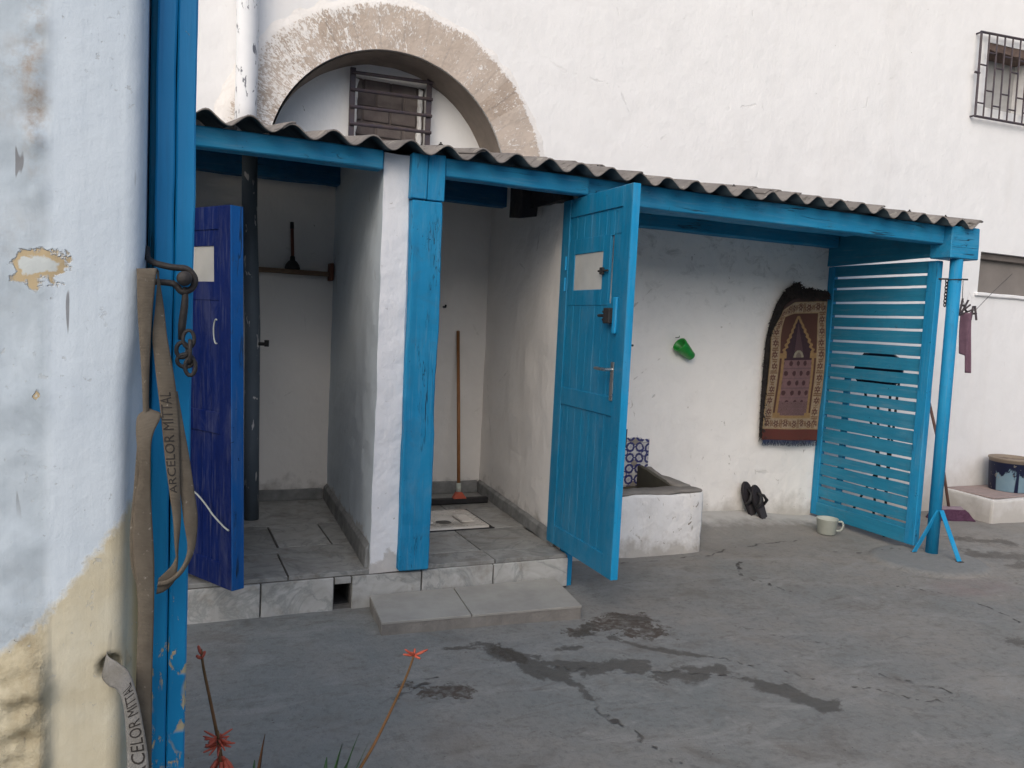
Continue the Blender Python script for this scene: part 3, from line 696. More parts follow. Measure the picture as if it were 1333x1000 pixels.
bm = BM(); tube(bm, [(.83, 5.645, 1.88), (.822, 5.65, 2.07)], .0115, 12); obj('handle', bm, plain('red_brown_handle', (.17, .055, .035), None, .5), pl, True)
bm = BM(); tube(bm, [(.822, 5.65, 2.07), (.820, 5.651, 2.115)], .013, 12); obj('grip', bm, M['rubber'], pl, True)
# squat pan
pan = thing('squat_toilet', 'white ceramic squat toilet pan set in the right stall floor', 'toilet', (1.73, 4.89, .18))
bm = BM()
X0, X1, Y0, Y1 = 1.485, 1.975, 4.645, 5.135
def ringv(m, z, rnd): 
    out = []
    cx, cy = (X0 + X1) / 2, (Y0 + Y1) / 2; hx, hy = (X1 - X0) / 2 - m, (Y1 - Y0) / 2 - m
    for k in range(40):
        t = 2 * PI * k / 40; e = rnd
        out.append(bm.verts.new((cx + hx * math.copysign(abs(math.cos(t)) ** e, math.cos(t)), cy + hy * math.copysign(abs(math.sin(t)) ** e, math.sin(t)), z)))
    return out
R_ = [ringv(.006, .17, .12), ringv(.006, .200, .12), ringv(.016, .204, .14), ringv(.05, .203, .25), ringv(.075, .194, .4), ringv(.11, .188, .6), ringv(.19, .182, .8), ringv(.215, .15, .9), ringv(.222, .10, .95)]
for A, B in zip(R_, R_[1:]):
    for k in range(40): bm.faces.new((A[k], A[(k + 1) % 40], B[(k + 1) % 40], B[k]))
bm.faces.new(R_[-1]); obj('basin', bm, M['ceramic'], pan, True)
for x in (1.59, 1.87):
    bm = BM(); box(bm, x - .045, x + .045, 4.80, 5.0, .19, .204, .006)
    for k in range(6): box(bm, x - .035, x + .035, 4.82 + k * .028, 4.83 + k * .028, .203, .207, .001)
    obj('foot_rest', bm, M['ceramic'], pan)
bm = BM(); box(bm, 1.472, 1.988, 4.634, 4.644, .17, .196, .001); box(bm, 1.472, 1.988, 5.136, 5.147, .17, .196, .001); box(bm, 1.476, 1.484, 4.644, 5.136, .17, .196, .001); box(bm, 1.976, 1.984, 4.644, 5.136, .17, .196, .001)
obj('seal', bm, M['rubber'], pan)
sq = thing('floor_squeegee', 'floor squeegee with long wooden stick leaning in the right stall corner', 'squeegee', (2.0, 5.32, .19))
bm = BM(); box(bm, 1.70, 2.215, 5.300, 5.345, .195, .235, .006); box(bm, 1.70, 2.215, 5.315, 5.325, .190, .2, .001); obj('blade', bm, M['rubber'], sq)
bm = BM(); hexa(bm, [(1.945, 5.298, .232), (2.045, 5.298, .232), (2.045, 5.348, .232), (1.945, 5.348, .232), (1.975, 5.318, .275), (2.015, 5.318, .275), (2.015, 5.358, .275), (1.975, 5.358, .275)]); obj('socket', bm, M['red'], sq)
bm = BM(); tube(bm, [(1.996, 5.342, .268), (1.999, 5.358, .335)], .018, 12); obj('ferrule', bm, M['whiteplastic'], sq, True)
bm = BM(); tube(bm, [(1.999, 5.358, .33), (2.032, 5.52, .87), (2.062, 5.682, 1.425)], .0125, 12); obj('stick', bm, M['wood'], sq, True)
# wall hooks in stall
bm = BM(); tube(bm, [(1.945, 5.70, 1.60), (1.945, 5.655, 1.60), (1.945, 5.65, 1.615)], .008, 8); hk = obj('wall_hook', bm, M['steel'], None, True); tag(hk, 'small dark hook on the right stall back wall above the squeegee', 'hook')

# ------------------------------------------------------------------ step
def step():
    t = thing('door_step', 'low cement step topped with two beige slabs below the right stall', 'step', (1.5, 3.75, 0))
    F = [(.985, 3.595), (2.025, 3.53), (2.09, 3.975), (1.02, 3.975)]
    bm = BM(); hexa(bm, [(x, y, -.05) for x, y in F] + [(x, y, .055) for x, y in F], .004); rough(bm, .05, .006, 8); obj('base', bm, M['cement'], t)
    m = [(.62, 0)]
    for (a, b) in ((0, .425), (.431, 1)):
        bm = BM(); lay = bm.verts.layers.float.new('tone')
        P = [Vector((*F[0], 0)).lerp(Vector((*F[1], 0)), a), Vector((*F[0], 0)).lerp(Vector((*F[1], 0)), b), Vector((*F[3], 0)).lerp(Vector((*F[2], 0)), b), Vector((*F[3], 0)).lerp(Vector((*F[2], 0)), a)]
        hexa(bm, [(p.x, p.y - .002, .052) for p in P] + [(p.x, p.y - .002, .064) for p in P], .002); obj('slab', bm, M['steptile'], t)
step()

# ------------------------------------------------------------------ wash trough with tile panel
tr = thing('wash_trough', 'whitewashed masonry wash trough against the lean-to back wall', 'trough', (3.0, 4.75, 0))
bm = BM()
def bxx(*a): box(bm, *a, .02, None, 2)
bxx(2.38, 3.475, 4.45, 4.59, -.1, .40); bxx(3.345, 3.48, 4.588, 5.105, -.1, .405); bxx(2.38, 2.50, 4.588, 5.105, -.1, .40); bxx(2.498, 3.347, 4.588, 5.105, -.1, .10)
rough(bm, .05, .012, 5, 3); obj('basin', bm, M['whiteblock'], tr, True)
bm = BM()
box(bm, 2.385, 3.47, 4.455, 4.60, .395, .418, .01); box(bm, 3.335, 3.475, 4.60, 5.10, .395, .425, .01)
hexa(bm, [(3.34, 4.95, .41), (3.48, 4.9, .41), (3.50, 5.10, .41), (3.36, 5.10, .41), (3.36, 5.02, .45), (3.45, 5.0, .44), (3.47, 5.10, .47), (3.37, 5.10, .48)], .01)
rough(bm, .04, .012, 6, 8); obj('cement_rim', bm, M['cement'], tr, True)
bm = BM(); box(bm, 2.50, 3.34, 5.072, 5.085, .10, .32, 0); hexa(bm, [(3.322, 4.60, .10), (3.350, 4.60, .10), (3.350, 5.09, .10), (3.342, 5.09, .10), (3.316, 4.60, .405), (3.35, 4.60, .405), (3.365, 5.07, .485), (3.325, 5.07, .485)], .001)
rough(bm, .04, .008, 6, 8); obj('inner_shade_lining', bm, plain('stained_shaded_cement', (.05, .046, .034), (.085, .078, .058), .7, .3, 9, .6, 40), tr, True)  # stained inner faces with the basin's corner shade painted into the dark colour
def tilecol(u, v):
    a = .165; x = (u / a) % 1 - .5; y = (v / a) % 1 - .5
    W, B, G = (.62, .62, .60), (.020, .030, .16), (.30, .27, .22)
    r = math.hypot(x, y); c = W
    d = min(math.hypot(x - sx * .5, y - sy * .5) for sx in (-1, 1) for sy in (-1, 1))
    ax, ay = abs(x), abs(y)
    if d < .22: c = G if (d < .17 and abs(abs(x) - .5) + abs(abs(y) - .5) < .20) else W
    rr_ = math.hypot(ax - .25, ay - .25)
    if .13 < rr_ < .235: c = B
    if rr_ < .07: c = (.45, .45, .5)
    if r < .16: c = B if r > .10 else W
    if max(ax, ay) > .487: c = (.25, .24, .23)
    return c
nu, nv = 150, 84
U = np.linspace(2.56, 3.425, nu); V = np.linspace(.30, .69, nv)
C_ = np.array([[tilecol(u, v_) for v_ in V] for u in U])
P = np.stack([*np.meshgrid(U, V, indexing='ij')], -1)
for j in range(nu):
    top = .69 + .01 * noise.noise((U[j] * 12, 0, 0)) - .01 * (U[j] > 3.36)
    P[j, :, 1] = .30 + (P[j, :, 1] - .30) * (top - .30) / .39
tp = grid_mesh('tile_panel', np.stack([P[..., 0], np.full(P.shape[:2], 5.083), P[..., 1]], -1), M['tilepanel'], dict(Col=C_))
s_ = tp.modifiers.new('t', 'SOLIDIFY'); s_.thickness = .012; s_.offset = -1
reparent(tp, tr)

# ------------------------------------------------------------------ things on the lean-to wall
cup = thing('green_cup', 'bright green plastic cup hung tilted on the white wall', 'cup', (3.64, 5.05, 1.37))
Mx = Matrix.Translation((3.61, 5.035, 1.405)) @ Matrix.Rotation(math.radians(125), 4, 'Y') @ Matrix.Rotation(-.1, 4, 'X') @ Matrix.Scale(1.22, 4)
bm = BM(); lathe(bm, [(.022, .10), (.040, .0), (.045, -.004), (.047, 0), (.045, .012), (.028, .125), (.024, .13)], 24, Mx); bmesh.ops.recalc_face_normals(bm, faces=bm.faces); obj('cup_body', bm, M['green'], cup, True)
bm = BM(); tube(bm, [(3.61, 5.11, 1.455), (3.605, 5.04, 1.457), (3.603, 5.035, 1.47)], .003, 6); obj('nail', bm, M['steel'], cup)

rug = thing('prayer_rug', 'dark red patterned prayer rug with arch motif hanging beside the blue slats', 'rug', (4.8, 5.05, 1.2))
RW, RH = .58, 1.09
def hexnoise(a, b): return noise.noise((a * 3.1, b * 3.1, 2))
def rugcol(u, v):
    """u 0..1 across, v 0..1 up"""
    RED, CRM, GLD, DRK, PLM = (.078, .037, .030), (.30, .235, .165), (.26, .165, .08), (.04, .024, .034), (.09, .052, .06)
    x = u * RW; y = v * RH
    if y < .085: return (.11, .035, .03)
    bx = min(x, RW - x); by = min(y - .085, RH - .03 - y)
    b = min(bx, by)
    if by < 0: return (.06, .04, .04)
    if b < .088:
        if b < .008 or b > .080: return (.30, .22, .13)
        s = (y if bx < by else x); p = .088; q = (s / p) % 1 - .5; w = (b - .044) / .088
        r = math.hypot(q, w); an = math.atan2(w, q)
        if r < .25 + .07 * math.cos(6 * an): return (.105, .05, .04) if r > .08 else CRM
        if abs(abs(q) - .42) < .05 and abs(w) < .3 + .1 * math.sin(s * 40): return (.15, .085, .05)
        if abs(w - .33 * math.sin(s * 36)) < .05: return (.17, .10, .06)
        return CRM
    # field
    fx = (x - RW / 2); fy = y - .18
    top = .905 - .18 - .04
    aw = .17
    h = .47
    if fy < h: edge = aw
    else:
        t = (fy - h) / .30; edge = aw * (1 - t ** 1.3) * (1 + .06 * math.sin(t * 50)) if t < 1 else -1
    d = edge - abs(fx)
    if fy < h and -.012 < d < .016 and fy > .0: return GLD
    if fy < .03 and abs(fx) < aw + .035 and abs(fx) > aw - .04: return GLD
    if fy < .012 and abs(fx) < aw: return GLD
    if h <= fy and -.016 < d < .014 and fy < h + .31: return GLD
    if h - .02 < fy < h + .02 and abs(abs(fx) - aw) < .035: return GLD
    if d > 0 and fy > 0:
        if fy > .44:
            if math.hypot(fx, (fy - .46) * 1.2) < .062 and fy > .455: return (.27, .24, .18) if math.hypot(fx, fy - .46) > .035 else (.16, .13, .11)
            if abs(fx) < .05 * (1 - (fy - .52) / .2) and fy > .5 and fy < .72: return (.085, .05, .06)
            return DRK
        if fy < .12: return PLM if (int((x + y) / .011) + int((x - y) / .011 + 99)) % 2 else (.19, .12, .12)
        q = (fx / .085 + (.5 if int(fy / .075) % 2 else 0)) % 1 - .5; w = (fy / .075) % 1 - .5
        if math.hypot(q * 1.1, w) < .26: return (.06, .03, .035)
        if abs(w) > .46: return (.13, .08, .09)
        return (.175, .105, .11)
    return RED
nu, nv = 120, 226
UU, VV = np.meshgrid(np.linspace(0, 1, nu), np.linspace(0, 1, nv), indexing='ij')
C_ = np.array([[rugcol(UU[i, j], VV[i, j]) for j in range(nv)] for i in range(nu)])
bl, br, tl, tr_ = np.array((4.47, .665)), np.array((5.055, .65)), np.array((4.49, 1.80)), np.array((5.03, 1.845))
Q = (1 - UU)[..., None] * ((1 - VV)[..., None] * bl + VV[..., None] * tl) + UU[..., None] * ((1 - VV)[..., None] * br + VV[..., None] * tr_)
lean = sm(.70, 1.0, VV) * np.clip(1 - UU / .42, 0, 1) ** 1.35 * .13      # upper left corner folded round
QX = Q[..., 0] + lean * .9; QZ = Q[..., 1] - lean * .45
QY = 5.03 + .010 * np.sin(UU * 9 + VV * 3) + .012 * np.sin(VV * 7 + 1) - .012 * sm(.8, 1, VV) + .02 * (1 - UU) * sm(.6, 1, VV)
ro = grid_mesh('pile', np.stack([QX, QY, QZ], -1), M['rug'], dict(Col=C_)); reparent(ro, rug)
s_ = ro.modifiers.new('t', 'SOLIDIFY'); s_.thickness = .010; s_.offset = 1
bm = BM()
for k in range(150):
    u = k / 149; p = Vector((bl[0] + (br[0] - bl[0]) * u, 5.03 + .010 * math.sin(u * 9), bl[1] + (br[1] - bl[1]) * u))
    tube(bm, [p, p + Vector((random.uniform(-.004, .004), random.uniform(-.006, .002), -.018)), p + Vector((random.uniform(-.01, .01), random.uniform(-.008, .004), -.04 - random.uniform(0, .012)))], [.0028, .0024, .0012], 4)
obj('fringe', bm, plain('blue_fringe', (.022, .035, .085), (.04, .042, .06), .95), rug)
# dark fleece behind the rug
def clump(bm, p, r, n, L, dirv=None):
    for k in range(n):
        a = random.uniform(0, 2 * PI); q = Vector(p) + Vector((math.cos(a) * r * random.random(), -.012 * random.random(), math.sin(a) * r * random.random()))
        d = Vector((random.uniform(-1, 1), random.uniform(-.7, .1), random.uniform(-1, .8))).normalized() * L
        tube(bm, [q, q + d * .6, q + d + Vector((0, 0, -.2 * L))], [.005, .004, .001], 4, False)
bm = BM()
outl = [(4.482, .68), (4.474, .9), (4.472, 1.2), (4.478, 1.45), (4.512, 1.62), (4.56, 1.76), (4.62, 1.85), (4.66, 1.86), (4.70, 1.92), (4.75, 1.93), (4.79, 1.87), (4.86, 1.895), (4.93, 1.88), (5.04, 1.875), (5.05, 1.7), (5.05, .7)]
prism(bm, outl, 5.062, 5.088)
for (ax, az), (bx_, bz) in zip(outl[:14], outl[1:14]):
    n = max(2, int(math.hypot(bx_ - ax, bz - az) / .013))
    for k in range(n): clump(bm, (ax + (bx_ - ax) * k / n, 5.06, az + (bz - az) * k / n), .014, 9, .034)
for k in range(170): clump(bm, (random.uniform(4.60, 5.04), 5.03, random.uniform(1.83, 1.88)), .02, 5, .03)
fl = obj('woolly_fleece', bm, M['shag'], None); tag(fl, 'dark shaggy fleece hanging on the wall behind the prayer rug', 'fleece')

# sandals -----------------------------------------------------------
def sandal(loc, rz, tilt, roll, label):
    t = thing('sandal', label, 'sandal', loc, 'sandals propped against the wall')
    t.rotation_euler = (tilt, roll, rz); t.scale = (1.3, 1.3, 1.2)
    off = ORG[t.name]; ORG[t.name] = Vector()
    prof = []
    for k in range(36):
        a = 2 * PI * k / 36; y = math.cos(a); xw = .047 + .010 * math.sin(y * 2.2 + .4) - .006 * (1 - abs(y))
        prof.append((math.sin(a) * xw * (1 if abs(y) < .97 else .9), .125 * y + .125))
    bm = BM(); r = []
    for z, s in ((0, .96), (.004, 1), (.016, 1.0), (.020, .95)): r.append([bm.verts.new((x * s, z, .125 + (y - .125) * (s * .5 + .5))) for x, y in prof])
    for A, B in zip(r, r[1:]):
        for k in range(36): bm.faces.new((A[k], A[(k + 1) % 36], B[(k + 1) % 36], B[k]))
    bm.faces.new(r[0][::-1]); bm.faces.new(r[-1]); bmesh.ops.recalc_face_normals(bm, faces=bm.faces); obj('sole', bm, M['sole'], t)
    bm = BM()
    for sx in (-1, 1):
        tube(bm, [(0, -.002, .195), (sx * .015, -.03, .170), (sx * .036, -.028, .13), (sx * .046, .006, .10)], [.006, .008, .011, .008], 8)
    obj('strap', bm, M['rubber'], t, True)
    bm = BM(); box(bm, -.03, .03, -.006, -.001, .02, .09, .002); obj('heel_pad', bm, plain('worn_heel', (.05, .045, .05)), t)
sandal((4.40, 4.985, .04), math.radians(18), math.radians(-13), math.radians(-9), 'left sandal of the black pair, its toe higher up the wall')
sandal((4.462, 4.925, .025), math.radians(18), math.radians(-16), math.radians(-10), 'right sandal of the black pair, standing lower and nearer the slats')

# ------------------------------------------------------------------ blue slatted gate
gate = thing('slatted_gate', 'blue slatted wooden gate closing the right end of the lean-to', 'gate', (5.12, 4.55, 0))
bm = BM()
zt = [2.004, 1.915, 1.80, 1.69, 1.597, 1.488, 1.397, 1.285, 1.185, 1.076, .982, .865, .76, .645, .55, .457, .36, .275, .17]
prev = 2.098; SY0, SY1 = 4.14, 5.06
for i, z in enumerate(zt + [.03]):
    gap = .019 if i < 8 else random.choice((.018, .022, .010, .015))
    sl = random.uniform(-.012, .012) if 8 < i < 17 else 0
    v0, v1 = z + gap / 2, prev
    hexa(bm, [(5.10, SY0, v0 + sl), (5.118, SY0, v0 + sl), (5.118, SY1, v0), (5.10, SY1, v0), (5.10, SY0, v1), (5.118, SY0, v1), (5.118, SY1, v1), (5.10, SY1, v1)], .002)
    prev = z - gap / 2 + (sl if False else 0)
rough(bm, .12, .002, 5)
obj('slats', bm, M['bluescreen'], gate)
for (y0, y1) in ((4.055, 4.139), (5.02, 5.085)):
    bm = BM(); box(bm, 5.082 if y0 < 4.5 else 5.088, 5.135, y0, y1, .02, 2.096, .004); rough(bm, .12, .002, 5, y0)
    if y0 < 4.5:
        for k in range(19): tube(bm, [(5.081, 4.115, .12 + k * .105), (5.0785, 4.115, .12 + k * .105)], .005, 6)
    obj('stile', bm, M['blue'], gate)
bm = BM(); box(bm, 5.119, 5.14, 4.80, 4.86, .1, 1.25, .003); rough(bm, .12, .002, 5, 7); obj('back_batten', bm, M['blue'], gate)
bm = BM(); box(bm, 5.085, 5.099, 4.14, 5.02, .02, .13, .004); rough(bm, .1, .002, 5); obj('bottom_rail', bm, M['bluescreen'], gate)

# steel post --------------------------------------------------------
post = thing('steel_post', 'blue steel pipe post with splayed feet holding the roof corner', 'post', (5.17, 3.95, -.02))
bm = BM(); tube(bm, [(5.175, 3.975, -.03), (5.172, 3.975, 1.0), (5.165, 3.975, 2.115)], .042, 20); obj('pipe', bm, M['blue'], post, True)
bm = BM(); hexa(bm, [(5.02, 4.01, -.015), (5.06, 4.01, -.015), (5.06, 4.018, -.015), (5.02, 4.018, -.015), (5.145, 3.935, .31), (5.185, 3.935, .31), (5.185, 3.943, .31), (5.145, 3.943, .31)], .001); obj('brace', bm, M['blueedge'], post)
bm = BM(); hexa(bm, [(5.14, 3.735, -.015), (5.18, 3.735, -.015), (5.18, 3.743, -.015), (5.14, 3.743, -.015), (5.16, 3.925, .31), (5.20, 3.925, .31), (5.20, 3.933, .31), (5.16, 3.933, .31)], .001); obj('brace', bm, M['blueedge'], post)
for o_, p in (((5.02, 5.06), (4.0, 4.03)), ((5.135, 5.185), (3.72, 3.755))):
    bm = BM(); box(bm, o_[0], o_[1], p[0], p[1], -.03, -.008, .002); obj('foot', bm, M['steel'], post)
ch = thing('gate_chain', 'short rusty chain on a bar between the slatted gate and post', 'chain', (5.13, 4.03, 1.9))
def link(bm, c, ax, L=.03, W=.018, r=.0035, plane=0):
    pts = []
    for k in range(15):
        t = 2 * PI * k / 14; q = Vector((W / 2 * math.cos(t), 0, L / 2 * math.sin(t))) if plane else Vector((0, W / 2 * math.cos(t), L / 2 * math.sin(t)))
        pts.append(Vector(c) + q)
    tube(bm, pts, r, 6, False)
bm = BM(); tube(bm, [(5.10, 4.06, 1.968), (5.24, 3.93, 1.968)], .006, 8); obj('bar', bm, M['steel'], ch)
bm = BM()
for k in range(8): link(bm, (5.142, 4.02, 1.955 - k * .024), 0, .032, .02, .004, k % 2)
obj('links', bm, M['steel'], ch)

# chair behind the gate ---------------------------------------------
chr_ = thing('folded_chair', 'folded dark chair leaning behind the blue slats', 'chair', (5.33, 4.75, 0))
bm = BM(); 
prof = [(4.99, 1.22), (4.96, 1.32), (4.90, 1.40), (4.62, 1.41), (4.52, 1.36), (4.50, 1.25), (4.56, 1.15), (4.70, 1.12), (4.90, 1.14)]
f = bm.faces.new([bm.verts.new((5.33 + (z - 1.12) * .1, y, z)) for y, z in prof]); r = bmesh.ops.extrude_face_region(bm, geom=[f]); bmesh.ops.translate(bm, vec=(.02, 0, 0), verts=[q for q in r['geom'] if isinstance(q, bmesh.types.BMVert)]); bmesh.ops.recalc_face_normals(bm, faces=bm.faces)
obj('backrest', bm, plain('navy_black_vinyl', (.012, .018, .04), None, .4, .4), chr_)
for p in ([(5.34, 4.60, 1.25), (5.28, 4.50, .45), (5.25, 4.46, -.03)], [(5.34, 4.72, 1.2), (5.32, 4.64, .6), (5.28, 4.60, -.03)], [(5.34, 4.88, 1.2), (5.30, 4.60, .5), (5.30, 4.90, -.03)], [(5.32, 4.50, 1.2), (5.30, 4.52, .3)]):
    bm = BM(); tube(bm, p, .010, 8); obj('leg', bm, M['steel'], chr_, True)

# mug ----------------------------------------------------------------
mug = thing('white_jug', 'dirty white plastic jug standing at the foot of the blue gate', 'jug', (4.82, 4.63, -.01))
bm = BM(); lathe(bm, [(.062, 0), (.068, .006), (.080, .115), (.085, .120), (.083, .124), (.076, .12), (.062, .015), (.001, .012)], 32, c=(4.82, 4.63, -.022)); obj('body', bm, M['whiteplastic'], mug, True)
bm = BM(); tube(bm, [tuple(q) for q in catmull([(4.878, 4.576, .082), (4.90, 4.556, .082), (4.906, 4.55, .05), (4.893, 4.562, .015), (4.872, 4.585, .008)], 5)], .008, 8); obj('handle', bm, M['whiteplastic'], mug, True)

# ------------------------------------------------------------------ right hand corner: plinth, bucket, broom, washing line
bm = BM(); hexa(bm, [(6.70, 4.60, -.12), (9.5, 4.42, -.12), (9.5, 5.2, -.12), (6.72, 5.2, -.12), (6.70, 4.60, .165), (9.5, 4.42, .165), (9.5, 5.2, .175), (6.72, 5.2, .175)], .02); rough(bm, .08, .010, 4); pb = obj('plinth', bm, M['wall'], None)
tag(pb, 'low white plinth along the foot of the wall under the paint bucket', 'plinth')
bm = BM(); box(bm, 6.74, 9.4, 4.62, 5.09, .168, .181, .004); rough(bm, .1, .003, 4); obj('worn_top', bm, plain('pinkish_worn_cement', (.36, .28, .265), (.26, .22, .21), .9, .2, 14, .4, 60), pb)
def bucket_mat():
    n = NT('paint_smeared_bucket', .55, .3)
    x, y, z = n.sep(n.co)
    c = n.mix(n.rng(n.noise(8, 4), .3, .7), (.20, .33, .43), (.26, .39, .47))
    w = n.op('ADD', z, n.rng(n.noise(6, 4, n.map((1.4, 1.4, 1))), .2, .8, -.10, .10))
    band = n.op('MULTIPLY', n.rng(w, .16, .175), n.rng(w, .30, .315, 1, 0))
    c = n.mix(band, c, (.010, .016, .05))
    run = n.rng(n.noise(6, 3, n.map((1, 1, .05))), .52, .55); c = n.mix(n.op('MULTIPLY', run, n.rng(z, .30, .29)), c, (.012, .018, .055))
    c = n.mix(n.rng(n.noise(20, 4), .63, .66, 0, .7), c, (.35, .33, .28))
    c = n.mix(n.rng(z, .262, .268), c, (.23, .19, .15))
    return n.done(c)
bk = thing('paint_bucket', 'blue bucket smeared with dark paint standing on the low plinth', 'bucket', (7.28, 4.85, .182))
bm = BM(); lathe(bm, [(.165, 0), (.172, .008), (.185, .285), (.193, .29), (.193, .305), (.182, .307), (.172, .28), (.155, .02), (.001, .015)], 40, c=(7.28, 4.85, .182)); obj('body', bm, None or bucket_mat(), bk, True)
bm = BM(); lathe(bm, [(.160, .24), (.181, .281), (.16, .284), (.10, .27), (.01, .275)], 32, c=(7.28, 4.85, .182)); obj('contents', bm, plain('dried_mud', (.24, .20, .16), (.15, .12, .10), .95, .1, 14, .8, 40), bk, True)
br_ = thing('purple_broom', 'purple broom with a thin brown stick leaning beside the plinth', 'broom', (6.45, 4.80, -.03))
bm = BM(); hexa(bm, [(6.24, 4.80, -.045), (6.63, 4.68, -.045), (6.67, 4.80, -.045), (6.28, 4.92, -.045), (6.28, 4.83, .055), (6.56, 4.74, .055), (6.58, 4.79, .055), (6.30, 4.88, .055)], .01); rough(bm, .03, .008, 20); obj('bristles', bm, M['purple'], br_)
bm = BM(); hexa(bm, [(6.29, 4.825, .05), (6.55, 4.742, .05), (6.57, 4.79, .05), (6.31, 4.878, .05), (6.31, 4.83, .075), (6.53, 4.76, .075), (6.55, 4.785, .075), (6.33, 4.865, .075)], .004); obj('head', bm, plain('mauve_grey_head', (.26, .20, .24)), br_)
bm = BM(); tube(bm, [(6.43, 4.81, .07), (6.40, 4.90, .5), (6.28, 5.04, 1.15), (6.25, 5.08, 1.35)], .0125, 10); obj('stick', bm, plain('brown_broom_stick', (.16, .09, .075), (.11, .06, .05)), br_, True)
ln = [(5.19, 3.93, 1.955), (5.45, 4.12, 1.86), (5.735, 4.3, 1.775), (5.82, 4.32, 1.765), (5.905, 4.34, 1.785), (6.6, 4.7, 1.98), (7.4, 5.1, 2.20)]
bm = BM(); tube(bm, ln, .0022, 6); tube(bm, [(5.17 + .046 * math.cos(t), 3.975 + .046 * math.sin(t), 1.955 + .002 * t) for t in np.linspace(0, 7, 20)], .004, 6)
wl = obj('washing_line', bm, M['steel'], None); tag(wl, 'thin washing line sagging from the blue post to the wall', 'washing line')
cl = BM()
nu, nv = 12, 30
rows = []
for j in range(nv + 1):
    v = j / nv; row = []
    for i in range(nu + 1):
        u = i / nu; w = .08 * (1 - .15 * v) * (1 if v > .04 else .8)
        x = 5.77 + .095 * v * .35 + (u - .5) * w + .005; z = 1.768 - v * (.48 if u > .35 else .33 + .05 * u) + (.012 * (1 - abs(2 * u - 1)) * -1 if v < .1 else 0)
        y = 4.315 - (u - .5) * .05 + .018 * math.sin(u * 8 + v * 2) * (1 - .3 * v)
        row.append(cl.verts.new((x, y, z)))
    rows.append(row)
for j in range(nv):
    for i in range(nu): cl.faces.new((rows[j][i], rows[j][i + 1], rows[j + 1][i + 1], rows[j + 1][i]))
rag = obj('hung_cloth', cl, M['cloth'], None, True); m_ = rag.modifiers.new('t', 'SOLIDIFY'); m_.thickness = .006
tag(rag, 'narrow mauve cloth pegged on the washing line', 'cloth')
def peg(p, ang, label):
    t = thing('clothes_peg', label, 'peg', p, 'pegs on the washing line')
    ORG[t.name] = Vector(); t.rotation_euler = (0, ang, -.6); t.scale = (1.5, 1.4, 1.4)
    for s in (-1, 1):
        bm = BM(); hexa(bm, [(s * .004 - .004, -.006, -.035), (s * .004 + .004, -.006, -.035), (s * .004 + .004, .006, -.035), (s * .004 - .004, .006, -.035), (s * .014 - .004, -.006, .045), (s * .014 + .004, -.006, .045), (s * .014 + .004, .006, .045), (s * .014 - .004, .006, .045)], .001); obj('jaw', bm, M['grille'], t)
    bm = BM(); tube(bm, [(-.014, 0, .008), (.014, 0, .008)], .006, 8); obj('spring', bm, M['steel'], t)
peg((5.715, 4.31, 1.80), .25, 'dark clothes peg standing upright left of the mauve cloth')
peg((5.765, 4.33, 1.768), .95, 'dark clothes peg tipped over at the left corner of the cloth')
peg((5.832, 4.30, 1.765), 3.1, 'dark clothes peg at the right corner of the mauve cloth')

# ------------------------------------------------------------------ near left: wall end, gate timber, straps
def pillar_mat():
    n = NT('weathered_pillar_wash', .85, .2)
    tex = n.rng(n.noise(7, 6), .3, .7)
    c = n.mix(tex, (.56, .645, .73), (.62, .70, .775))
    left = n.attr('left')
    c = n.mix(n.op('MULTIPLY', left, n.rng(n.noise(11, 6, dist=.6), .35, .75, .45, 1)), c, (.35, .415, .475))  # left face: shade of its turned-away side painted in, plus dirtier wash
    c = n.mix(n.op('MULTIPLY', n.attr('dirt'), n.rng(n.noise(26, 6, rough=.7), .44, .66, 0, .75)), c, (.31, .265, .225))
    y = n.rng(n.op('ADD', n.attr('ylw'), n.rng(n.noise(18, 7, rough=.7), .25, .75, -.20, .20)), .42, .60)
    yc = n.mix(n.rng(n.noise(9, 6), .35, .7), (.62, .59, .47), (.54, .485, .345))
    yc = n.mix(n.op('MULTIPLY', left, n.rng(n.noise(16, 6), .35, .6, .2, .9)), yc, (.30, .255, .165))
    yc = n.mix(n.rng(n.attr('side'), .0, 1, 0, .7), yc, (.42, .29, .10))
    c = n.mix(y, c, yc)
    chip = n.op('ADD', n.attr('chip'), n.rng(n.noise(40, 5), .2, .8, -.5, .5))
    c = n.mix(n.rng(chip, .30, .42), c, (.44, .355, .225)); c = n.mix(n.rng(chip, .62, .74), c, (.50, .545, .55))
    ck = n.op('MULTIPLY', n.rng(n.noise(34, 2, n.map((1, 1, .09))), .70, .715), n.rng(n.noise(6, 2), .5, .58))
    sp = n.op('MULTIPLY', n.rng(n.noise(120, 2), .75, .77), n.rng(n.noise(9, 2), .5, .6))
    c = n.mix(n.op('MULTIPLY', n.op('MAXIMUM', ck, sp), .7), c, (.12, .11, .11))
    n.bump(n.op('MULTIPLY', n.op('MULTIPLY', n.noise(38, 6, rough=.7), left), n.attr('ylw')), .7, .012)
    brs = n.noise(120, 4, n.map((1, 1, .05)), .6, .3); c = n.mix(n.rng(brs, .5, .75, 0, .22), c, n.mix(1, c, (.80, .82, .84), 'MULTIPLY'))
    fk = n.op('MULTIPLY', n.rng(n.noise(70, 4, rough=.7), .64, .66), n.rng(n.noise(8, 3), .5, .62)); c = n.mix(n.op('MULTIPLY', fk, .6), c, (.42, .45, .47))
    n.bump(n.rng(chip, .28, .40, 1, 0), .8, .004); n.bump(n.op('SUBTRACT', 1, fk), .5, .002); n.bump(y, .4, .002)
    n.bump(n.noise(4, 3), .22, .02); n.bump(n.noise(40, 6), .30, .005); n.bump(n.noise(220, 3), .25, .001); n.bump(n.noise(90, 4, n.map((1, 1, .15))), .25, .002)
    return n.done(c)
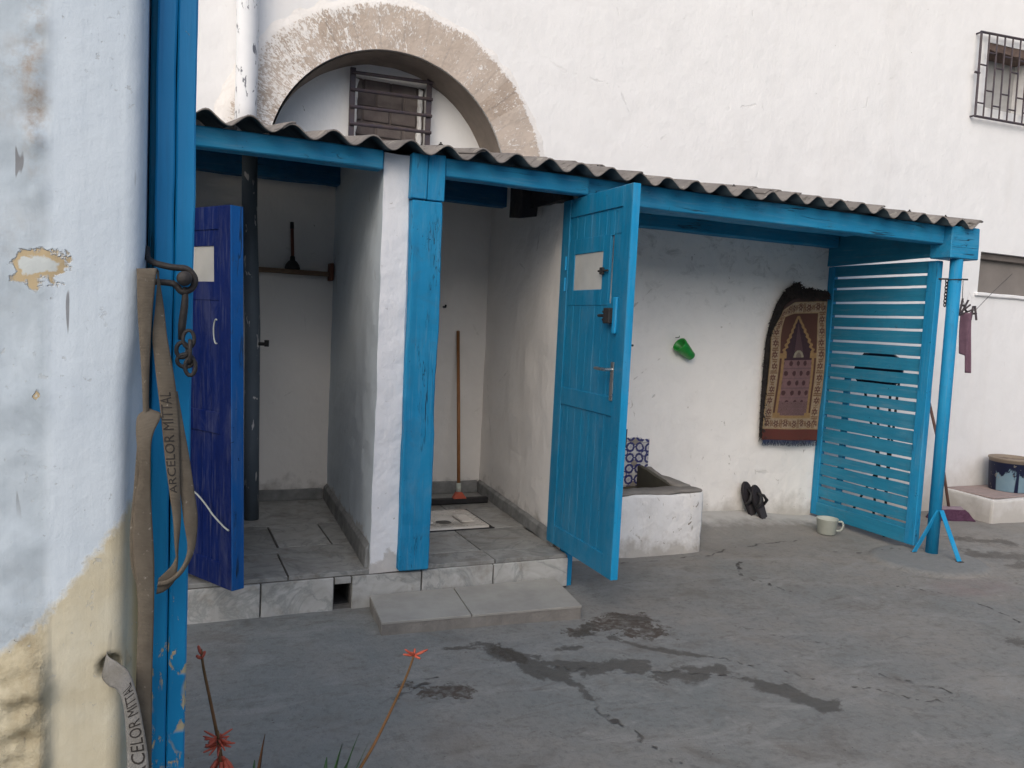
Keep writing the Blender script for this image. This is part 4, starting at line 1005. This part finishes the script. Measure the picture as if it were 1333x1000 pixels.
n_rough = .35
sarc = [(-1.6, 2.15), (-.62, 1.62), (-.30, 1.475), (-.19, 1.452), (-.158, 1.444), (-.12, 1.444), (-.07, 1.447), (-.045, 1.449), (-.032, 1.456), (-.026, 1.468), (-.023, 1.50), (-.021, 1.60), (-.02, 1.95)]
col = []
for (ax, ay), (bx_, by) in zip(sarc, sarc[1:]):
    n = max(2, int(math.hypot(bx_ - ax, by - ay) / .007)) if ax > -.32 else 12
    if ax > -.022: n = 10
    for k in range(n): col.append((ax + (bx_ - ax) * k / n, ay + (by - ay) * k / n))
col.append(sarc[-1]); col = np.array(col)
zz = np.concatenate([np.linspace(-.1, .55, 14)[:-1], np.arange(.55, 2.15, .008), np.linspace(2.16, 3.2, 16)])
PX = np.repeat(col[:, 0][:, None], len(zz), 1); PY = np.repeat(col[:, 1][:, None], len(zz), 1); PZ = np.repeat(zz[None, :], len(col), 0)
edgein = np.interp(zz, [.6, 1.19, 1.30, 1.36, 1.45, 1.55, 2.2], [.020, .017, .017, .016, .006, .001, .0])[None, :]
PX = PX - edgein * sm(-.16, -.045, PX) * (1 - sm(1.47, 1.53, PY))
left = 1 - sm(-.168, -.148, PX)
zb = np.interp(PX, [-.6, -.3, -.223, -.159, -.105, -.05, -.03, -.02], [.88, .92, .935, .995, 1.067, 1.145, 1.18, 1.24])
ylw = .5 + (zb - PZ) / .07 * .5
ylw = np.clip(ylw, 0, 1)
def nf(k, s=0):
    return np.array([noise.noise((x * k, y * k + s, z * k)) for x, y, z in zip(PX.ravel(), PY.ravel(), PZ.ravel())]).reshape(PX.shape)
bulge = sm(.955, .90, PZ) * sm(-.26, -.20, PX) * (1 - sm(-.168, -.145, PX))
disp = nf(6) * .004 + left * (nf(16) * .005 + nf(40) * .0018) + bulge * (.010 + np.maximum(0, nf(20, 4)) * .034 + nf(45, 2) * .010)
crest = np.exp(-((PX + .178) / .014) ** 2) * sm(1.62, 1.75, PZ)
disp += crest * (nf(30, 7) * .012 + .004)
dirt = crest * sm(1.6, 1.75, PZ) + .9 * np.exp(-(((PX + .20) / .02) ** 2 + ((PZ - 1.86) / .03) ** 2)) + bulge * np.maximum(0, -nf(30, 9)) * 2 + .5 * left * np.maximum(0, nf(12, 5))
chip = 1.1 - np.hypot((PX + .175) / .042, (PZ - 1.552) / .032) * .85
chip = np.maximum(np.clip(chip, -1, 1.1), np.clip(.7 - np.hypot((PX + .174) / .012, (PZ - 1.35) / .016), -1, 1))
side = sm(-.040, -.028, PX)
hole = np.hypot((PX + .066) / .018, (PZ - .895) / .02)
disp -= .03 * (1 - sm(.6, 1.05, hole))
dirt = np.maximum(dirt, 1.2 * (1 - sm(.9, 1.3, hole)))
PY = PY - disp
pil = grid_mesh('wall_end', np.stack([PX, PY, PZ], -1), pillar_mat(), dict(left=left, ylw=ylw, dirt=np.clip(dirt, 0, 1.3), chip=chip, side=side), flip=False)
tag(pil, 'pale blue wall end with yellow peeling base filling the left edge', 'wall')
s_ = pil.modifiers.new('t', 'SOLIDIFY'); s_.thickness = .02; s_.offset = -1

gt = thing('blue_gate', 'blue timber gate leaf seen edge-on beside the pale wall end', 'gate', (.03, 1.7, 0))
def gate_mat():
    n = NT('gate_enamel', .5, .35)
    c = n.mix(n.rng(n.noise(5, 5, n.map((1, 1, .4))), .3, .7), (.004, .20, .46), (.006, .25, .53))
    g = n.noise(70, 5, n.map((1, 1, .05)), dist=.3); c = n.mix(n.rng(g, .5, .75, 0, .4), c, (.004, .12, .30))
    z = n.sep(n.co)[2]
    wz = n.op('MULTIPLY', n.rng(z, .60, .75, .25, .21), 1)
    lowz = n.rng(z, 1.05, .80, 0, 1)
    fl = n.rng(n.op('ADD', n.noise(34, 6, n.map((1, 1, .45)), .7, .5), n.op('MULTIPLY', lowz, .15)), .66, .69)
    fl = n.op('MULTIPLY', fl, n.rng(n.op('ADD', n.noise(9, 2), n.op('MULTIPLY', n.rng(z, 1.02, .95), .12)), .56, .60))
    c = n.mix(fl, c, (.42, .37, .25))
    ck = n.op('MULTIPLY', n.rng(n.noise(60, 2, n.map((1, 1, .05))), .70, .715), n.rng(n.noise(7, 2), .48, .55))
    c = n.mix(ck, c, (.006, .03, .06))
    rs = n.op('SUBTRACT', 1, n.attr('grime')); 
    n.bump(g, .4, .002); n.bump(n.op('SUBTRACT', 1, n.op('MAXIMUM', ck, fl)), .5, .003)
    return n.done(c)
gm = gate_mat()
for (x0, x1, y0) in ((-.0085, .0225, 1.55), (.0245, .0565, 1.553)):
    bm = BM(); box(bm, x0, x1, y0, y0 + .06, .02, 2.7, .003); rough(bm, .05, .0016, 9, x0 * 50); obj('edge_post', bm, gm, gt)
bm = BM(); box(bm, -.019, .05, 1.612, 2.35, .05, 2.65, .003); obj('leaf', bm, M['blue'], gt)
# hasp
hs = thing('iron_hasp', 'dark iron hasp with a big bolt and hanging chain on the gate', 'latch', (.02, 1.48, 1.55))
bm = BM(); P_ = [(-.020, 1.545, 1.60), (-.018, 1.52, 1.582), (-.005, 1.485, 1.572), (.020, 1.478, 1.567), (.042, 1.476, 1.566), (.053, 1.476, 1.556), (.056, 1.476, 1.545), (.050, 1.476, 1.532), (.036, 1.477, 1.527), (.028, 1.478, 1.535), (.020, 1.478, 1.540), (0, 1.482, 1.541), (-.012, 1.49, 1.541), (-.018, 1.55, 1.54)]
tube(bm, [tuple(q) for q in catmull(P_, 4)], .0055, 10); obj('loop', bm, M['steel'], hs, True)
bm = BM(); Mb = Matrix.Translation((.039, 1.468, 1.549)) @ Matrix.Rotation(PI / 2, 4, 'X'); lathe(bm, [(.009, -.085), (.009, 0), (.0125, .001), (.0125, .008), (.009, .013), (.001, .0145)], 20, Mb); obj('bolt', bm, M['steel'], hs, True)
bm = BM(); tube(bm, [(.0415, 1.477, 1.535), (.0405, 1.479, 1.505), (.037, 1.481, 1.47), (.036, 1.482, 1.445)], [.0045, .006, .0065, .005], 8); obj('pin', bm, M['steel'], hs, True)
bm = BM()
link(bm, (.0475, 1.472, 1.447), 0, .03, .018, .0035, 1); link(bm, (.050, 1.474, 1.425), 0, .04, .016, .0038, 0); link(bm, (.051, 1.471, 1.400), 0, .030, .017, .0038, 1); link(bm, (.0375, 1.474, 1.428), 0, .026, .018, .004, 1); link(bm, (.043, 1.474, 1.410), 0, .022, .026, .004, 1)
obj('chain', bm, M['steel'], hs, True)

def ribbon(L, R, name, parent, n=8, th=.0022, mat=None):
    """webbing between two edge curves; returns a map (s along, t across, lift) -> point"""
    A = np.array(catmull(L, n)); B = np.array(catmull(R, n)); N = len(A); K = 9
    def pos(s, t, lift=0):
        i = min(max(s, 0), .99999) * (N - 1); k = int(i); f = i - k
        a = A[k] * (1 - f) + A[k + 1] * f; b = B[k] * (1 - f) + B[k + 1] * f
        p = a * (1 - t) + b * t
        p = p + np.array((0, -.0022 * math.sin(PI * t) - lift, 0)); return p
    bm = BM(); lu = bm.verts.layers.float.new('uu'); lv = bm.verts.layers.float.new('vv')
    ln = 0; rows = []; back = []
    for i in range(N):
        if i: ln += float(np.linalg.norm((A[i] + B[i]) / 2 - (A[i - 1] + B[i - 1]) / 2))
        ra, rb = [], []
        for j in range(K):
            t = j / (K - 1); p = pos(i / (N - 1), t); wob_ = .0006 * noise.noise((ln * 60, j * .8, 1))
            v = bm.verts.new(p + np.array((0, wob_, 0))); v[lu] = t; v[lv] = ln; ra.append(v)
            v = bm.verts.new(p + np.array((0, wob_ + th, 0))); v[lu] = t; v[lv] = ln; rb.append(v)
        rows.append(ra); back.append(rb)
    for i in range(N - 1):
        for j in range(K - 1):
            bm.faces.new((rows[i][j], rows[i][j + 1], rows[i + 1][j + 1], rows[i + 1][j])); bm.faces.new((back[i][j], back[i + 1][j], back[i + 1][j + 1], back[i][j + 1]))
        bm.faces.new((rows[i][0], rows[i + 1][0], back[i + 1][0], back[i][0])); bm.faces.new((rows[i][K - 1], back[i][K - 1], back[i + 1][K - 1], rows[i + 1][K - 1]))
    for r in (0, N - 1):
        for j in range(K - 1): bm.faces.new((rows[r][j], back[r][j], back[r][j + 1], rows[r][j + 1]) if r == 0 else (rows[r][j], rows[r][j + 1], back[r][j + 1], back[r][j]))
    bmesh.ops.recalc_face_normals(bm, faces=bm.faces)
    return obj(name, bm, mat or M['web'], parent, True), pos
def lettering(text, pos, s0, s1, t0, t1, parent):
    """letters laid along the webbing: text x runs from s0 to s1, letter height from t0 to t1"""
    cu = bpy.data.curves.new('letters', 'FONT'); cu.body = text; cu.resolution_u = 3
    o = bpy.data.objects.new('letters', cu); COL.objects.link(o)
    bpy.context.view_layer.update()
    me = bpy.data.meshes.new_from_object(o.evaluated_get(bpy.context.evaluated_depsgraph_get()))
    bpy.data.objects.remove(o); 
    bm = BM(); bm.from_mesh(me); bpy.data.meshes.remove(me)
    for it in range(3):
        es = [e for e in bm.edges if abs(e.verts[0].co.x - e.verts[1].co.x) > .25 or abs(e.verts[0].co.y - e.verts[1].co.y) > .25]
        if es: bmesh.ops.subdivide_edges(bm, edges=es, cuts=1)
    bmesh.ops.triangulate(bm, faces=bm.faces)
    xs = [v.co.x for v in bm.verts]; ys = [v.co.y for v in bm.verts]; xa, xb, ya, yb = min(xs), max(xs), min(ys), max(ys)
    for v in bm.verts:
        u = (v.co.x - xa) / (xb - xa); w = (v.co.y - ya) / (yb - ya)
        v.co = Vector(pos(s0 + (s1 - s0) * u, t0 + (t1 - t0) * w, .0006))
    return obj('lettering', bm, M['ink'], parent)
y1 = 1.425
st = thing('webbing_strap', 'dusty brown webbing strap looped over the iron hasp on the gate', 'strap', (0, 1.43, 1.56))
def e(pts): return [(x, y, z) for x, y, z in pts]
# left leg from the hasp down to the knot
ribbon(e([(-.032, 1.470, 1.552), (-.034, 1.452, 1.560), (-.033, 1.440, 1.550), (-.031, 1.430, 1.49), (-.026, 1.428, 1.42), (-.022, 1.432, 1.35), (-.021, 1.434, 1.29)]),
       e([(.000, 1.466, 1.556), (-.003, 1.452, 1.562), (-.004, 1.440, 1.554), (-.009, 1.432, 1.49), (-.0115, 1.430, 1.42), (-.0125, 1.434, 1.35), (-.010, 1.436, 1.29)]), 'leg', st)
# right leg carrying the print
_, posB = ribbon(e([(-.006, 1.462, 1.558), (-.003, 1.452, 1.545), (-.005, 1.446, 1.50), (-.0085, 1.44, 1.45), (-.004, 1.436, 1.40), (.001, 1.433, 1.36), (.007, 1.43, 1.31), (.013, 1.428, 1.25), (.021, 1.426, 1.19), (.027, 1.430, 1.145), (.030, 1.436, 1.10), (.034, 1.44, 1.068)]),
       e([(.000, 1.47, 1.560), (.001, 1.462, 1.545), (.008, 1.452, 1.50), (.014, 1.444, 1.45), (.023, 1.44, 1.40), (.029, 1.438, 1.36), (.034, 1.436, 1.31), (.036, 1.432, 1.25), (.038, 1.430, 1.19), (.0395, 1.432, 1.145), (.037, 1.438, 1.10), (.036, 1.442, 1.068)]), 'leg', st)
lettering('ARCELOR MITTAL', posB, .725, .455, .68, .06, st)
# outer loop
ribbon(e([(.026, 1.443, 1.36), (.030, 1.440, 1.31), (.034, 1.438, 1.25), (.038, 1.436, 1.19), (.043, 1.436, 1.145), (.050, 1.437, 1.10), (.048, 1.434, 1.078), (.038, 1.430, 1.058), (.022, 1.427, 1.045), (.006, 1.427, 1.042)]),
       e([(.031, 1.446, 1.36), (.040, 1.443, 1.31), (.051, 1.441, 1.25), (.060, 1.439, 1.19), (.066, 1.439, 1.145), (.064, 1.440, 1.10), (.057, 1.437, 1.074), (.042, 1.432, 1.050), (.023, 1.428, 1.036), (.004, 1.428, 1.034)]), 'loop', st)
ribbon(e([(.006, 1.434, 1.045), (.018, 1.438, 1.055), (.028, 1.442, 1.066), (.034, 1.446, 1.082)]), e([(.003, 1.434, 1.018), (.018, 1.438, 1.022), (.033, 1.442, 1.040), (.037, 1.446, 1.078)]), 'loop', st)
# knot and the lower tail
ribbon(e([(-.012, 1.440, 1.332), (-.028, 1.430, 1.322), (-.031, 1.424, 1.30), (-.029, 1.422, 1.27), (-.026, 1.424, 1.225), (-.031, 1.426, 1.185), (-.034, 1.426, 1.135), (-.032, 1.426, 1.085), (-.027, 1.426, 1.04), (-.024, 1.426, .98), (-.026, 1.424, .86), (-.026, 1.42, .72), (-.026, 1.41, .40)]),
       e([(.004, 1.436, 1.326), (.006, 1.428, 1.318), (-.004, 1.420, 1.295), (-.008, 1.418, 1.27), (-.008, 1.420, 1.225), (-.007, 1.424, 1.185), (-.004, 1.426, 1.135), (-.001, 1.426, 1.085), (.000, 1.426, 1.04), (.000, 1.426, .98), (-.001, 1.424, .86), (0, 1.42, .72), (0, 1.41, .40)]), 'tail', st)
ribbon(e([(-.026, 1.436, 1.32), (-.030, 1.44, 1.26), (-.034, 1.44, 1.19), (-.038, 1.438, 1.13), (-.037, 1.438, 1.08), (-.032, 1.44, 1.05)]), e([(-.018, 1.438, 1.32), (-.018, 1.442, 1.26), (-.020, 1.444, 1.19), (-.020, 1.442, 1.13), (-.020, 1.442, 1.08), (-.022, 1.442, 1.03)]), 'loop', st)
st2 = thing('wall_strap', 'faded grey webbing strap coming out of a hole low in the yellow wall', 'strap', (-.06, 1.43, .9))
_, posD = ribbon(e([(-.078, 1.47, .885), (-.077, 1.438, .882), (-.066, 1.418, .876), (-.054, 1.408, .872), (-.045, 1.408, .850), (-.040, 1.412, .80), (-.037, 1.415, .73), (-.036, 1.41, .60), (-.036, 1.40, .45)]),
       e([(-.070, 1.47, .925), (-.069, 1.432, .922), (-.052, 1.410, .916), (-.036, 1.402, .902), (-.025, 1.402, .868), (-.014, 1.404, .81), (-.004, 1.408, .73), (-.002, 1.405, .60), (-.002, 1.40, .45)]), 'webbing', st2, mat=(lambda: plain('faded_grey_webbing', (.25, .25, .25), (.17, .165, .15), .95, .1, 26, .5, 300))())
lettering('ARCELOR MITTAL', posD, .80, .43, .86, .18, st2)

# ------------------------------------------------------------------ aloes in the foreground
def leaf(bm, base, az, L, W, rise, curl, n=10):
    rows = []
    for i in range(n + 1):
        t = i / n; r = L * t * math.cos(rise - curl * t * t); z = L * t * math.sin(rise - curl * t * t * .8)
        w = W * (1 - t ** 1.6) + .001; h = .35 * w
        c = Vector((base[0] + math.cos(az) * r, base[1] + math.sin(az) * r, base[2] + z)); s = Vector((-math.sin(az), math.cos(az), 0))
        rows.append([bm.verts.new(c + s * w), bm.verts.new(c + Vector((0, 0, h * .2))), bm.verts.new(c - s * w), bm.verts.new(c - Vector((math.cos(az) * -.3 * h, math.sin(az) * -.3 * h, h)))])
    for A, B in zip(rows, rows[1:]):
        for k in range(4): bm.faces.new((A[k], A[(k + 1) % 4], B[(k + 1) % 4], B[k]))
    bm.faces.new(rows[0]); bm.faces.new(rows[-1][::-1])
def floret(bm, p, d, L, r):
    d = Vector(d).normalized(); p = Vector(p)
    tube(bm, [p, p + d * L * .4, p + d * L * .85, p + d * L], [r * .6, r, r * .8, r * .4], 6)
def aloe(loc, label, leaves, dry, stalks):
    t = thing('aloe_plant', label, 'plant', loc, 'aloes in the foreground')
    x, y, z = loc
    for i, (az, L, W, rise, curl, zz_) in enumerate(leaves):
        bm = BM(); leaf(bm, (x, y, z + zz_), az, L, W, rise, curl); obj('leaf', bm, M['aloe'], t, True)
    for (az, L, W, rise, curl, zz_) in dry:
        bm = BM(); leaf(bm, (x, y, z + zz_), az, L, W, rise, curl); obj('leaf', bm, M['aloedry'], t, True, 'withered brown leaf')
    bm = BM(); tube(bm, [(x, y, z - .03), (x + .005, y, z + .15), (x, y, z + .30)], [.03, .025, .018], 10); obj('stem', bm, M['aloedry'], t, True)
    for pts, fl in stalks:
        bm = BM(); tube(bm, [tuple(q) for q in catmull(pts, 6)], [.0042 - .0018 * k / (6 * (len(pts) - 1)) for k in range(6 * (len(pts) - 1) + 1)], 8); sk = obj('flower_stalk', bm, M['stalk'], t, True)
        if fl:
            for cluster in (fl if isinstance(fl[0], list) else [fl]):
                bm = BM()
                for p, d, L, r in cluster: floret(bm, p, d, L, r)
                obj('flowers', bm, M['flower'], sk, True)
gz0 = 0.0
fl1 = []
for k in range(40):
    a = random.uniform(0, 2 * PI); el = random.uniform(-.5, .45)
    fl1.append(((.130 + .004 * math.cos(a), 1.75 + .004 * math.sin(a), .575 + random.uniform(-.012, .012)), (math.cos(a) * math.cos(el), math.sin(a) * math.cos(el), math.sin(el)), random.uniform(.018, .034), .0024))
for k in range(9):
    a = random.uniform(0, 2 * PI); fl1.append(((.136 + .010 * math.cos(a), 1.75 + .01 * math.sin(a), .535), (math.cos(a) * .5, math.sin(a) * .5, -.9), .04, .0055))
aloe((.20, 1.77, gz0), 'aloe with a cluster of coral flowers at the foot of the gate', [(2.6, .30, .022, 1.1, .4, .22), (.4, .30, .02, .9, .5, .2), (4.2, .28, .02, 1.0, .5, .2), (1.4, .25, .02, 1.2, .3, .22), (5.3, .27, .02, .8, .4, .2)], [(-.9, .335, .014, 1.50, .05, .25)],
     [([(.19, 1.76, .25), (.150, 1.752, .42), (.136, 1.75, .52), (.129, 1.75, .60)], [fl1[:40], fl1[40:]]), ([(.185, 1.78, .25), (.14, 1.77, .52), (.116, 1.755, .65), (.098, 1.752, .74), (.092, 1.75, .785)], [((.092, 1.75, .775), (-.3, 0, .9), .02, .004), ((.093, 1.75, .765), (.4, .2, .8), .016, .004), ((.091, 1.75, .765), (-.5, -.3, .6), .014, .004)])])
fl2 = [((.560, 1.75, .712), d, L, .0032) for d, L in (((-.9, -.2, .75), .032), ((-1, .2, .15), .026), ((1, .1, .25), .036), ((.75, -.3, .35), .026), ((.2, .3, .8), .016), ((-.35, -.4, .5), .02), ((.3, -.3, -.1), .018))]
aloe((.36, 1.80, gz0), 'aloe with one long leaning brown flower stalk in the foreground', [(-.66, .345, .021, 1.33, .04, .22), (-.53, .33, .018, 1.24, .03, .22), (-.9, .31, .018, 1.42, .05, .22), (-1.0, .29, .014, 1.36, .1, .22), (-.2, .27, .015, 1.1, .2, .22), (2.4, .25, .02, .8, .5, .2), (3.4, .25, .02, .9, .5, .2), (4.6, .24, .02, .8, .5, .2), (1.3, .25, .02, 1.0, .4, .2)],
     [(-1.5, .30, .018, 1.25, 1.1, .25), (3.6, .31, .012, 1.3, .5, .24), (-.5, .33, .014, 1.15, .9, .25)],
     [([(.37, 1.80, .25), (.42, 1.77, .40), (.475, 1.755, .51), (.525, 1.75, .62), (.548, 1.75, .675), (.560, 1.75, .712)], fl2)])

# ------------------------------------------------------------------ plain wall added out of view behind the viewer, to shape the light
bm = BM(); box(bm, -9, 14, -9.5, -8.0, -.3, 4.6, .02); ob = obj('sky_blocker_wall', bm, M['wall'], None)
tag(ob, 'plain white wall added out of view to shape the courtyard light', 'wall')
# ------------------------------------------------------------------ camera, sky, sun
cam = bpy.data.cameras.new('camera'); co = bpy.data.objects.new('camera', cam); COL.objects.link(co)
yaw, pit, rol = .41836, .07515, .04868
f_ = Vector((math.sin(yaw) * math.cos(pit), math.cos(yaw) * math.cos(pit), -math.sin(pit))); r_ = Vector((math.cos(yaw), -math.sin(yaw), 0)); u_ = r_.cross(f_)
r2 = r_ * math.cos(rol) + u_ * math.sin(rol); u2 = u_ * math.cos(rol) - r_ * math.sin(rol)
co.matrix_world = Matrix(((r2.x, u2.x, -f_.x, 0), (r2.y, u2.y, -f_.y, 0), (r2.z, u2.z, -f_.z, 1.5), (0, 0, 0, 1)))
cam.sensor_width = 36; cam.lens = 1041.5 / 1333 * 36; cam.clip_start = .02; cam.clip_end = 500
S.camera = co
EL, AZ = math.radians(34), math.radians(218)     # azimuth clockwise from +Y: behind the camera
W = bpy.data.worlds.new('World'); S.world = W; W.use_nodes = True
bg = W.node_tree.nodes['Background']; sk = W.node_tree.nodes.new('ShaderNodeTexSky'); sk.sky_type = 'NISHITA'; sk.sun_disc = False
sk.sun_elevation = EL; sk.sun_rotation = AZ; sk.air_density = 1.0; sk.dust_density = 3.0; sk.ozone_density = 1.0
W.node_tree.links.new(sk.outputs[0], bg.inputs[0]); bg.inputs[1].default_value = .085
sl = bpy.data.lights.new('sun', 'SUN'); so = bpy.data.objects.new('sun', sl); COL.objects.link(so)
sl.energy = 1.0; sl.angle = math.radians(80); sl.color = (1, .94, .87)
d = Vector((math.sin(AZ) * math.cos(EL), math.cos(AZ) * math.cos(EL), math.sin(EL)))
so.rotation_euler = (-d).to_track_quat('-Z', 'Y').to_euler()
vs = S.view_settings; vs.view_transform = 'Standard'; vs.look = 'None'; vs.gamma = 1; vs.use_curve_mapping = False; vs.exposure = 0.88
